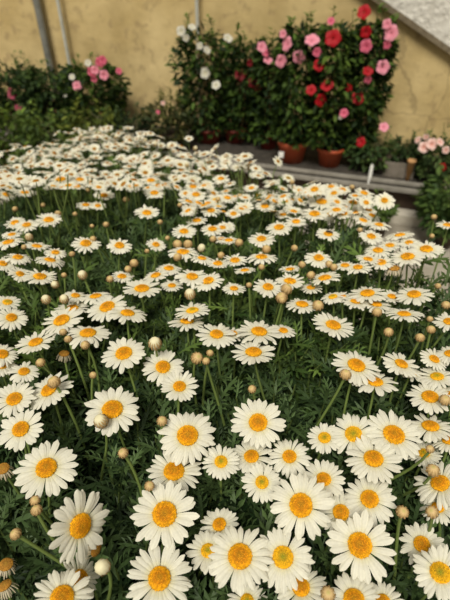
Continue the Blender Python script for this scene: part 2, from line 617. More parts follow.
def climber(px0, px1, py0, py1, w, pot, label, flowers, seed, nleaf=900, ga=GA, gb=GB, potmat=None, depth=.13,
            name='potted_mandevilla', cat='potted plant', group='flowering climbers in pots on the shelf', leaf=.055, stand_z=SHELF,
            taper=.25, cane=True, sprigs=3, tagpx=None):
    rng = np.random.default_rng(seed)
    pm = (px0 + px1) / 2
    a = on_plane(px0, (py0 + py1) / 2, w)
    b = on_plane(px1, (py0 + py1) / 2, w)
    c = (a + b) / 2
    rx = np.linalg.norm(b - a) / 2 * .84
    ztop = zat(pm, py0, w)
    zbot = max(zat(pm, py1, w), stand_z + .03) + (.035 if pot else 0)
    pc = on_plane((pot[0] + pot[1]) / 2 if pot else pm, py1 + 10, w)
    base = np.array([pc[0], pc[1], stand_z])
    t = empty(name, base, label, cat, group)
    # pot
    if pot:
        pr = np.linalg.norm(on_plane(pot[1], py1 + 10, w) - on_plane(pot[0], py1 + 10, w)) / 2
        ph = max(.1, zat(pm, pot[2], w - pr * .5) - stand_z)
    else:
        pr, ph = min(.1, rx * .7), .11
    prof = [(0, .0), (pr * .72, 0), (pr * .92, ph * .8), (pr * 1.0, ph * .8), (pr * 1.03, ph), (pr * .95, ph), (pr * .9, ph * .88), (0, ph * .88)]
    V, Q = lathe(prof, 28)
    m_ = MB()
    m_.add(V, Q)
    po = m_.build('pot', potmat or M_POT, t)
    V, Q = lathe([(0, ph * .93), (pr * .93, ph * .9)], 20)
    m_ = MB()
    m_.add(V, Q)
    m_.build('soil', M_SOIL, t)
    if tagpx:
        q = on_plane(tagpx[0], tagpx[1], w - pr * 1.02) - base
        m_ = MB()
        sx, sz = .017, .017
        e = np.array([SD[0], SD[1], 0])
        nn = np.array([SN[0], SN[1], 0]) * .002
        z_ = np.array([0, 0, 1.])
        f4 = [q - e * sx - z_ * sz, q + e * sx - z_ * sz, q + e * sx + z_ * sz, q - e * sx + z_ * sz]
        m_.add(f4 + [p + nn * 8 for p in f4], Q=[[0, 1, 2, 3], [7, 6, 5, 4], [0, 4, 5, 1], [1, 5, 6, 2], [2, 6, 7, 3], [3, 7, 4, 0]])
        o = m_.build('pot_label', M_CREAM, t, smooth=False)
        o['label'] = 'small white sticker'
    # canes and twining stems
    if cane:
        for k in range(3):
            an = k * 2.1 + seed
            p0 = np.array([math.cos(an) * pr * .6, math.sin(an) * pr * .6, ph * .8])
            p1 = np.array([math.cos(an) * pr * .35 + (c[0] - base[0]), math.sin(an) * pr * .35 + (c[1] - base[1]), (ztop - stand_z) * .93])
            V, Q = tube([p0, (p0 + p1) / 2, p1], .0045, 6)
            m_ = MB()
            m_.add(V, Q)
            m_.build('cane', M_CANE, t)
    m_ = MB()
    for k in range(6):
        an = k * 1.05
        s = np.linspace(0, 1, 14)
        pts = np.stack([np.cos(an + s * 8) * rx * (.15 + .35 * s) + (c[0] - base[0]) * s,
                        np.sin(an + s * 8) * depth * (.15 + .35 * s) + (c[1] - base[1]) * s,
                        ph * .8 + s * (ztop - stand_z - ph) * .95], 1)
        V, Q = tube(pts, .003, 5)
        m_.add(V, Q, None, (.09, .09, .03))
    m_.build('stem', M_STEM, t)
    m_ = MB()
    foliage(m_, rng, c, rx, depth, zbot, ztop - .03, int(nleaf * 1.25), leaf, ga, gb, taper)
    foliage(m_, rng, c, rx * .6, depth * .6, zbot, ztop - .06, nleaf // 2, leaf, np.array(ga) * 1., gb, taper)
    # loose shoots at the top
    for k in range(sprigs):
        an = rng.uniform(0, 6.28)
        hx = rng.uniform(-.75, .75) * rx
        p0 = np.array([c[0] + hx, c[1] + rng.uniform(-.5, .5) * depth, ztop - .08])
        hh = rng.uniform(.08, .16)
        s = np.linspace(0, 1, 6)
        pts = p0 + np.stack([s * s * rng.uniform(-.04, .04), s * 0, s * hh], 1)
        V, Q = tube(pts, .002, 5)
        m_.add(V, Q, None, (.10, .14, .03))
        nn = 10
        ss = rng.random(nn)
        pos = p0 + np.stack([ss * 0, ss * 0, ss * hh], 1)
        aa = rng.random(nn) * 6.28
        X = np.stack([np.cos(aa), np.sin(aa), np.full(nn, .6)], 1)
        N = np.stack([-np.cos(aa) * .6, -np.sin(aa) * .6, np.ones(nn)], 1)
        V, Q, T, C = scatter_template(LV, LQ, LT, pos, X, N, np.full(nn, leaf * .7), np.tile(np.array(gb) * 1.1, (nn, 1)), rng)
        m_.add(V, Q, T, C)
    m_.V = [v - base for v in m_.V]
    m_.build('foliage', M_BLEAF, t)
    # flowers
    for (fx, fy, R, kind) in flowers:
        fr = rng.uniform(.8, 1.0)
        p = on_plane(fx, fy, w - depth * 1.0 - .02)
        view = CAM - p
        view /= np.linalg.norm(view)
        n = view + rng.normal(0, .35, 3) + np.array([0, 0, .25])
        add_flower(t, p, n, R * .78, rng, *kind)
    return t


climber(178, 230, 26, 142, .34, (197, 222, 138), 'tall white flowering climber in a red pot, by the thin pipe',
        [(181, 31, .042, WHITE), (192, 27, .035, WHITE), (186, 38, .03, WHITE), (228, 38, .042, WHITE), (207, 50, .035, WHITE), (205, 73, .048, WHITE), (216, 85, .042, WHITE),
         (200, 46, .03, WHITE)], 11, 1000, depth=.14, potmat=M_POTD, sprigs=4)
climber(224, 268, 36, 140, .40, (224, 246, 135), 'climber with deep dark red flowers between the white and pink ones',
        [(240, 75, .05, DRED), (253, 82, .05, DRED), (250, 63, .03, DRED), (259, 88, .04, DRED)], 12, 900, depth=.12, potmat=M_POTD)
climber(254, 284, 38, 142, .34, (259, 277, 138), 'narrow climber with pale pink flowers beside the dark red one',
        [(262, 47, .045, PINK), (268, 60, .04, PINK), (266, 53, .03, ROSE)], 13, 700, depth=.11, potmat=M_POTD)
climber(276, 322, 20, 145, .14, (277, 307, 143), 'climber with large pink flowers in a terracotta pot with white sticker',
        [(287, 44, .052, PINK), (281, 61, .048, PINK), (299, 57, .050, PINK), (312, 40, .056, PINK), (317, 52, .035, ROSE), (283, 34, .03, PINK)], 14, 1100, depth=.13,
        tagpx=(281, 155), sprigs=5)
climber(310, 352, 22, 150, .14, (316, 343, 149), 'climber with many bright red flowers in an orange terracotta pot',
        [(333, 38, .060, RED), (319, 65, .045, RED), (327, 85, .052, RED), (311, 90, .042, RED), (321, 100, .052, RED), (331, 21, .028, ROSE), (344, 113, .035, ROSE), (341, 117, .02, WHITE)],
        15, 1100, depth=.13, sprigs=4, ga=(.012, .030, .006), gb=(.12, .19, .03))
climber(347, 388, 16, 152, .22, None, 'tallest climber mixing red and pink flowers, against the ochre wall',
        [(364, 12, .050, RED), (366, 32, .042, RED), (366, 46, .048, ROSE), (368, 71, .040, RED), (349, 88, .038, RED), (358, 98, .052, RED),
         (391, 33, .055, PINK), (387, 24, .035, PINK), (383, 67, .052, PINK), (384, 127, .040, PINK), (361, 142, .042, RED), (387, 45, .03, ROSE), (368, 80, .03, ROSE)],
        16, 1200, depth=.12, sprigs=4)

# small plants right of the climbers
LOWG = 'low leafy plants on the shelf'
climber(350, 396, 136, 172, .14, None, 'low green leafy plant below the tallest climber', [], 21, 260, (.03, .06, .018), (.10, .15, .04),
        name='leafy_plant', cat='potted plant', group=LOWG, leaf=.045, cane=False, depth=.1, potmat=M_SOIL, sprigs=2)
climber(391, 425, 137, 172, .24, None, 'low dark green plant between climber and blush flowers', [(418, 140, .03, BLUSH)], 22, 260, (.03, .055, .018), (.08, .12, .035),
        name='leafy_plant', cat='potted plant', group=LOWG, leaf=.045, cane=False, depth=.1, potmat=M_SOIL, sprigs=2)
climber(412, 458, 136, 182, .12, None, 'bushy plant with blush petals and a red bloom at the shelf end',
        [(424, 147, .045, BLUSH), (432, 144, .045, BLUSH), (440, 142, .035, BLUSH), (426, 137, .025, BLUSH), (442, 167, .035, RED), (446, 150, .03, BLUSH)], 23, 420,
        (.035, .065, .02), (.10, .15, .04), name='flowering_plant', cat='potted plant', group=LOWG, leaf=.045, cane=False, depth=.12, potmat=M_SOIL)
# tall clay vase-like cone between the low plants
# left side bushes
climber(-14, 40, 64, 128, .28, None, 'broad dark green bush with red blooms at the left wall end', [(12, 95, .045, ROSE), (18, 108, .035, ROSE), (11, 90, .03, ROSE)], 31, 900, (.010, .026, .006), (.075, .13, .028),
        name='flowering_bush', cat='bush', group='bushes below the pipes', depth=.2, cane=False)
climber(26, 76, 67, 130, .25, None, 'dark leafy bush without blooms below the pipes', [], 32, 900, (.010, .026, .006), (.07, .12, .028),
        name='leafy_bush', cat='bush', group='bushes below the pipes', depth=.2, cane=False)
climber(66, 124, 62, 126, .3, None, 'dark leafy bush with a cluster of pink blooms beside the pale pipe',
        [(100, 62, .045, ROSE), (103, 60, .04, ROSE), (92, 72, .052, ROSE), (95, 70, .04, PINK), (104, 75, .045, PINK), (77, 86, .045, PINK), (88, 63, .032, WHITE), (94, 79, .03, ROSE), (72, 77, .03, WHITE), (119, 71, .03, ROSE), (65, 95, .02, WHITE)],
        33, 1100, name='flowering_bush', cat='bush', group='bushes below the pipes', depth=.2, cane=False)
climber(-10, 34, 110, 162, -.16, None, 'low bright green plant at the left edge behind the daisies', [], 41, 420, (.05, .09, .02), (.20, .29, .05),
        name='leafy_plant', cat='potted plant', group=LOWG, leaf=.06, cane=False, depth=.14, stand_z=0.0, potmat=M_SOIL)
climber(28, 70, 114, 162, -.16, None, 'low light green plant beside the bright green one, before dark bush', [], 42, 380, (.045, .08, .02), (.17, .25, .045),
        name='leafy_plant', cat='potted plant', group=LOWG, leaf=.055, cane=False, depth=.14, stand_z=0.0, potmat=M_SOIL)
climber(68, 118, 108, 162, -.16, None, 'low yellow-green plant in front of the pink blooming bush', [], 43, 420, (.05, .075, .015), (.20, .24, .04),
        name='leafy_plant', cat='potted plant', group=LOWG, leaf=.055, cane=False, depth=.13, stand_z=0.0, potmat=M_SOIL)
climber(112, 150, 113, 158, -.05, None, 'low dark plant at the wall foot beside the yellow-green one', [], 44, 300, (.010, .022, .008), (.05, .08, .03),
        name='leafy_plant', cat='potted plant', group=LOWG, leaf=.05, cane=False, depth=.12, stand_z=0.0, potmat=M_SOIL)
climber(146, 190, 100, 156, .10, None, 'loose brownish green plant by the white flowering climber', [(163, 103, .02, BLUSH), (158, 112, .018, ROSE)], 45, 330, (.035, .05, .018), (.12, .12, .03),
        name='leafy_plant', cat='potted plant', group=LOWG, leaf=.05, cane=False, depth=.12, potmat=M_SOIL, sprigs=8)
# bright plants in front of the shelf, standing on the floor
climber(424, 466, 178, 226, -.25, None, 'green leafy plant on the floor before the shelf end', [], 46, 420, (.035, .07, .018), (.10, .16, .035),
        name='leafy_plant', cat='potted plant', group='leafy plants on the floor before the shelf', leaf=.06, cane=False, depth=.16, stand_z=0.0, potmat=M_SOIL)
climber(372, 392, 198, 216, -.25, None, 'small green leaf tuft before the pale kerb, behind the daisies', [], 47, 110, (.05, .09, .02), (.13, .2, .04),
        name='leafy_plant', cat='potted plant', group='leafy plants on the floor before the shelf', leaf=.05, cane=False, depth=.07, stand_z=0.0, potmat=M_SOIL, sprigs=1)

# grey crate and peach coloured pot standing on the shelf
p = on_plane(398, 172, .12)
u = (p[:2] - SP0).dot(SD)
M_CRATE = noise_mat('dull_grey_box', (.15, .13, .10), (.2, .17, .14), 30, .7, .1)
cr = empty('crate', shelf_pt(u, .12, SHELF), 'small grey box on the shelf between the low plants', 'box')
for nm, d in (('front_panel', (-.09, .09, -.06, -.05, 0, .09)), ('back_panel', (-.09, .09, .05, .06, 0, .09)),
              ('side_panel', (-.09, -.08, -.05, .05, 0, .09)), ('side_panel', (.08, .09, -.05, .05, 0, .09)), ('bottom', (-.08, .08, -.05, .05, 0, .01))):
    m_ = MB()
    u0, u1, w0, w1, z0, z1 = d
    box_uwz(m_, u + u0, u + u1, .12 + w0, .12 + w1, SHELF + z0, SHELF + z1)
    m_.build(nm, M_CRATE, cr, loc=cr.location, smooth=False)
p = on_plane(411, 165, .03)
u = (p[:2] - SP0).dot(SD)
co = empty('pot', shelf_pt(u, .03, SHELF), 'narrow peach coloured pot at the front of the shelf', 'pot')
V, Q = lathe([(0, 0), (.010, 0), (.022, .115), (.026, .115), (.026, .13), (.021, .13), (.018, .1), (0, .1)], 20)
m_ = MB()
m_.add(V, Q, None, (.50, .28, .12))
m_.build('body', plant_mat('peach_clay', .7, 0, .2, bscale=20), co)
# white plant tags clipped on the rail
for i, (tx, ty0, ty1, ww, lab) in enumerate(((369, 160, 181, -.02, 'white plastic plant tag standing at the shelf rail'),)):
    a = on_plane(tx, ty0, ww)
    b = on_plane(tx, ty1, ww)
    th = empty('plant_tag', b, lab, 'tag')
    m_ = MB()
    h = a[2] - b[2]
    e = np.array([SD[0], SD[1], 0])
    nn = np.array([SN[0], SN[1], 0]) * .003
    z_ = np.array([0, 0, 1.])
    out = [e * -.004 - z_ * .07, e * .004 - z_ * .07, e * .005 + z_ * .015, e * .010 + z_ * .03, e * .009 + z_ * h * .75, z_ * h * .85, -e * .009 + z_ * h * .75, -e * .010 + z_ * .03, -e * .005 + z_ * .02]
    k = len(out)
    V = out + [q + nn for q in out]
    m_.add(V, Q=[[i_, (i_ + 1) % k, (i_ + 1) % k + k, i_ + k] for i_ in range(k)],
           T=[[0, i_, i_ + 1] for i_ in range(1, k - 1)] + [[k, k + i_ + 1, k + i_] for i_ in range(1, k - 1)])
    m_.build('blade', M_CREAM, th, smooth=False)

# ------------------------------------------------------------------ the daisy bench
_edge = [(-40, 166), (0, 161), (40, 143), (70, 133), (92, 129), (130, 135), (180, 146), (225, 160), (290, 177), (340, 189), (368, 208), (392, 232), (425, 240), (470, 246)]
POLY = np.array([tuple(on_canopy(a, b)[:2]) for a, b in _edge] + [(.44, .35), (.40, -.16), (-.40, -.16), (-.78, .6)])


def inside(x, y):
    c = False
    n = len(POLY)
    for i in range(n):
        x1, y1 = POLY[i]
        x2, y2 = POLY[(i + 1) % n]
        if (y1 > y) != (y2 > y) and x < (x2 - x1) * (y - y1) / (y2 - y1) + x1:
            c = not c
    return c


SOILZ = CAMZ - .56
cx_, cy_ = POLY.mean(0)
bp_ = np.array([(cx_ + (x - cx_) * .93, cy_ + (y - cy_) * .99) for x, y in POLY])
k = len(bp_)


def prism(name, P, z0, z1, mat, parent, loc):
    m_ = bpy.data.meshes.new(name)
    vs = [(x - loc[0], y - loc[1], z0 - loc[2]) for x, y in P] + [(x - loc[0], y - loc[1], z1 - loc[2]) for x, y in P]
    n = len(P)
    m_.from_pydata(vs, [], [tuple(range(n - 1, -1, -1))] + [tuple(range(n, 2 * n))] + [(i, (i + 1) % n, (i + 1) % n + n, i + n) for i in range(n)])
    m_.materials.append(mat)
    o = bpy.data.objects.new(name, m_)
    COL.objects.link(o)
    o.parent = parent
    return o


bl = (cx_, cy_, 0)
bench = empty('plant_bench', bl, 'soil filled bench carrying the mass of daisies', 'bench')
prism('tray', bp_[::-1], SOILZ - .12, SOILZ - .03, M_DARKW, bench, bl)
so = prism('soil', (np.array([(cx_, cy_)]) + (bp_ - [cx_, cy_]) * .985)[::-1], SOILZ - .03, SOILZ, M_SOIL, bench, bl)
for lx, ly in ((-.5, 0), (.5, 0), (-.55, 1.2), (.12, .85), (-.4, 1.5)):
    m_ = MB()
    V, Q = lathe([(0, 0), (.025, 0), (.025, SOILZ - .12), (0, SOILZ - .12)], 12)
    m_.add(V + np.array([lx - cx_, ly - cy_, 0]), Q)
    m_.build('leg', M_RAIL, bench)


# ------------------------------------------------------------------ daisies
def petals_mesh(R, rng, detail, cup, droop, dead=False, npet=None):
    npet = npet or int(rng.integers(21, 27))
    nu, nv = (8, 5) if detail == 2 else ((6, 3) if detail == 1 else (4, 3))
    m_ = MB()
    s = np.linspace(0, 1, nu) ** .8
    u = np.linspace(-1, 1, nv)
    S, U = np.meshgrid(s, u, indexing='ij')
    wprof = np.interp(s, [0, .25, .55, .75, .88, .96, 1], [.42, .68, .97, 1, .93, .76, .60])
    for i in range(npet):
        lay = i % 2
        a0 = 2 * math.pi * i / npet + rng.normal(0, .035)
        L = (.78 + rng.uniform(-.07, .07) - .02 * lay)
        if rng.random() < .05:
            L *= .85
        w = rng.uniform(.096, .126) * 22 / npet
        r = .24 + (L) * S - .055 * U * U * S ** 6
        if nv == 5:
            r = r - .022 * (np.abs(np.abs(U) - .5) < .1) * (0) + .007 * np.cos(U * 9) * (S > .93)
        tn = U * w * wprof[:, None]
        bend = rng.normal(0, .035)
        tn = tn + bend * S ** 2
        d_ = droop + rng.normal(0, .06)
        c_ = cup + rng.normal(0, .028)
        zz = c_ * S - d_ * S ** 2 - .03 * U * U * (S > .05) + .016 * lay + .010 * np.cos(U * 6.3) * (S > .1)
        tw = rng.normal(0, .10)
        zz = zz + tn * tw * S
        if dead:
            zz = zz - .5 * S ** 2
            tn = tn * .5
            r = .24 + (r - .24) * rng.uniform(.35, .7)
        X = np.cos(a0) * r - np.sin(a0) * tn
        Y = np.sin(a0) * r + np.cos(a0) * tn
        V = np.stack([X, Y, zz], -1).reshape(-1, 3) * R
        white = np.array([.80, .775, .64]) * rng.uniform(.92, 1.03)
        base = np.array([.70, .64, .26])
        if dead:
            white = np.array([.60, .52, .36])
            base = np.array([.4, .3, .12])
        f = np.clip(1 - S * 2.4, 0, 1).reshape(-1, 1) * .8
        groove = (1 - .09 * (np.cos(U * 6.3) < -.3)).reshape(-1, 1)
        m_.add(V, grid_faces(nu, nv), None, (white * (1 - f) + base * f) * groove)
    return m_


def ico():
    t = (1 + 5 ** .5) / 2
    V = np.array([(-1, t, 0), (1, t, 0), (-1, -t, 0), (1, -t, 0), (0, -1, t), (0, 1, t), (0, -1, -t), (0, 1, -t), (t, 0, -1), (t, 0, 1), (-t, 0, -1), (-t, 0, 1)], float)
    V /= np.linalg.norm(V[0])
    T = np.array([(0, 11, 5), (0, 5, 1), (0, 1, 7), (0, 7, 10), (0, 10, 11), (1, 5, 9), (5, 11, 4), (11, 10, 2), (10, 7, 6), (7, 1, 8), (3, 9, 4), (3, 4, 2),
                  (3, 2, 6), (3, 6, 8), (3, 8, 9), (4, 9, 5), (2, 4, 11), (6, 2, 10), (8, 6, 7), (9, 8, 1)])
    return V, T


ICO_V, ICO_T = ico()
OCT_V = np.array([(1, 0, 0), (0, 1, 0), (-1, 0, 0), (0, -1, 0), (0, 0, 1.)])
OCT_T = np.array([(0, 1, 4), (1, 2, 4), (2, 3, 4), (3, 0, 4)])


def disc_mesh(R, rng, detail, kind, dr):
    """kind 0 mature orange, 1 young with green centre, 2 spent brown"""
    m_ = MB()
    h = (.16 if kind != 1 else .10) * R
    rr = dr * R
    if kind == 0:
        rim, mid, cen = np.array([.80, .37, .006]), np.array([.66, .25, .004]), np.array([.58, .28, .008])
    elif kind == 1:
        rim, mid, cen = np.array([.80, .38, .006]), np.array([.70, .38, .01]), np.array([.34, .34, .02])
    else:
        rim, mid, cen = np.array([.45, .22, .03]), np.array([.42, .2, .03]), np.array([.5, .28, .04])

    def colf(f):
        f = np.atleast_1d(f)[:, None]
        return np.where(f > .5, mid + (rim - mid) * (f - .5) * 2, cen + (mid - cen) * f * 2)
    rings = 7 if detail else 4
    sides = 18 if detail == 2 else 10
    fr = np.linspace(0, 1, rings)
    prof = [(rr * math.sin(f * math.pi / 2) if f else 1e-5, h * math.cos(f * math.pi / 2) * (1 - (.22 if kind == 1 else .1) * math.exp(-(f * 4) ** 2)) + .02 * R) for f in fr]
    V, Q = lathe(prof, sides)
    C = np.repeat(colf(fr) * .45, sides, axis=0)
    m_.add(V, Q, None, C)
    if detail:
        n = 260 if detail == 2 else 60
        i = np.arange(n) + .5
        f = np.sqrt(i / n)
        a = i * 2.39996
        th = np.arcsin(np.clip(f * .98, 0, 1))
        x, y = rr * f * np.cos(a), rr * f * np.sin(a)
        z = h * np.cos(th) * (1 - (.22 if kind == 1 else .1) * np.exp(-(f * 3) ** 2)) + .02 * R
        sc = rr * (1.15 / math.sqrt(n)) * (.7 + .5 * f) * rng.uniform(.8, 1.2, n)
        N = np.stack([x / rr * .8, y / rr * .8, np.ones(n)], 1)
        T_ = np.stack([-np.sin(a), np.cos(a), np.zeros(n)], 1)
        Nn = N / np.linalg.norm(N, axis=1)[:, None]
        c = colf(f) * rng.uniform(.7, 1.2, (n, 1))
        if kind != 2:
            c[f > .55] *= np.array([1.03, 1.1, 1.2])
        V, QQ, TT, C = scatter_template(OCT_V * np.array([1, 1, 1.2]), [], OCT_T, np.stack([x, y, z], 1), T_, Nn, sc, c, rng)
        m_.add(V, None, TT, np.clip(C, 0, 1))
    return m_


def bez(p0, p1, p2, p3, n):
    t = np.linspace(0, 1, n)[:, None]
    return (1 - t) ** 3 * p0 + 3 * (1 - t) ** 2 * t * p1 + 3 * (1 - t) * t * t * p2 + t ** 3 * p3


def stem_points(head, n, rng, length, n_pts):
    sway = rng.normal(0, .018, 2)
    base = head + np.array([sway[0], sway[1], -length])
    # the stem leaves the head against the normal, then turns down
    return base, bez(base, base + np.array([0, 0, length * .45]), head - n * .03 + np.array([sway[0] * .3, sway[1] * .3, -length * .15]), head, n_pts)


STEMC = np.array([.17, .235, .06])


def make_daisy(head, n, R, rng, kind, detail, label, group, cup=None, dr=None, small=False, droop=None):
    n = n / np.linalg.norm(n)
    length = min(float(head[2] - SOILZ - .005), rng.uniform(.15, .19))
    base, pts = stem_points(head - n * .06 * R, n, rng, length, 10 if detail else 6)
    name = 'daisy'
    t = empty(name, base, label, 'daisy', group)
    Rm = frame_from(n)
    a = rng.uniform(0, 6.28)
    Rz = np.array([[math.cos(a), -math.sin(a), 0], [math.sin(a), math.cos(a), 0], [0, 0, 1]])
    Rm = Rm @ Rz
    if cup is None:
        cup = rng.uniform(.10, .30)
    if droop is None:
        droop = cup * rng.uniform(.5, 1.0) + rng.uniform(0, .12)
    dr = dr or rng.uniform(.33, .38)
    pm = petals_mesh(R, rng, detail, cup, droop, dead=(kind == 2))
    pm.V = [v @ Rm.T + (head - base) for v in pm.V]
    pm.build('petals', M_PETAL, t)
    dm = disc_mesh(R, rng, detail, kind, dr)
    dm.V = [v @ Rm.T + (head - base) for v in dm.V]
    d = dm.build('flower_disc', M_DISC, t)
    m_ = MB()
    V, Q = lathe([(.02 * R, -.13 * R), (.12 * R, -.10 * R), (.27 * R, -.02 * R), (.29 * R, .01 * R), (.1 * R, .015 * R)], 12 if detail else 8)
    m_.add(V @ Rm.T + (head - base), Q, None, (.16, .17, .06))
    m_.build('calyx', M_STEM, t)
    m_ = MB()
    g = STEMC * rng.uniform(.75, 1.25)
    V, Q = tube(pts - base, np.linspace(.0016, .0011, len(pts)), 6 if detail else 4)
    m_.add(V, Q, None, g)
    m_.build('stem', M_STEM, t)
    return t


def make_bud(head, n, R, rng, kind, detail, label, group):
    """kind 0 closed tan bud, 1 opening with white tip, 2 white furled"""
    n = n / np.linalg.norm(n)
    length = min(float(head[2] - SOILZ - .005), rng.uniform(.13, .17))
    base, pts = stem_points(head - n * .8 * R, n, rng, length, 10)
    t = empty('daisy_bud', base, label, 'flower bud', group)
    Rm = frame_from(n)
    # furled petals
    m_ = MB()
    sides = 18
    tall = 1.05 if kind else .86
    f = np.linspace(0, 1, 9)
    a = np.linspace(0, 2 * math.pi, sides, endpoint=False)
    V = []
    for q in f:
        th = q * math.pi
        r = math.sin(th) ** .8 * .86 * (1 + .05 * np.cos(a * 9) * (q > .4))
        z = -math.cos(th) * tall
        if kind and q > .95:
            z -= .12
        V.append(np.stack([np.cos(a + q * .5) * (r + 1e-4), np.sin(a + q * .5) * (r + 1e-4), np.full(sides, z)], 1))
    tip = np.array([.62, .44, .20]) if kind == 0 else np.array([.74, .68, .44])
    C = np.repeat(np.array([tip * (.75 + .25 * q) for q in f]), sides, axis=0)
    if kind == 0:
        C[-sides * 1:] = (.45, .40, .12)
    m_.add(np.concatenate(V) * R, grid_faces(9, sides, True), None, C)
    m_.V = [v @ Rm.T + (head - base) for v in m_.V]
    m_.build('bud', M_BUD, t)
    # overlapping papery scales
    m_ = MB()
    rings = 5 if kind == 0 else (4 if kind == 1 else 2)
    for k_ in range(rings):
        th = math.radians(35 + k_ * (30 if kind == 0 else 26))
        cnt = 7 + k_ * 2
        for j in range(cnt):
            an = 2 * math.pi * (j + .5 * (k_ % 2)) / cnt
            gv = np.linspace(0, 1, 5)
            uv = np.linspace(-1, 1, 3)
            VV, CC = [], []
            span = math.radians(40)
            wv = np.interp(gv, [0, .5, .85, 1], [.5, .62, .4, .08])
            for q, w_ in zip(gv, wv):
                for uu in uv:
                    tt = th + q * span - .2
                    rad = (.92 + .035 * (rings - k_) + .02 * q - .05 * uu * uu) * (tall if False else 1)
                    aa = an + uu * w_ * 2.6 / cnt * 1.1
                    VV.append((rad * math.sin(tt) * math.cos(aa), rad * math.sin(tt) * math.sin(aa), -rad * math.cos(tt) * tall))
                    edge = max(abs(uu) * .8, q)
                    CC.append(np.array([.34, .22, .07]) * (1 - edge) + np.array([.52, .35, .16]) * edge)
            m_.add(np.array(VV) * R, grid_faces(5, 3), None, CC)
    m_.V = [v @ Rm.T + (head - base) for v in m_.V]
    m_.build('calyx', M_BUD, t)
    m_ = MB()
    g = STEMC * rng.uniform(.8, 1.25)
    V, Q = tube(pts - base, np.linspace(.0016, .0012, len(pts)), 6)
    m_.add(V, Q, None, g)
    m_.build('stem', M_STEM, t)
    return t


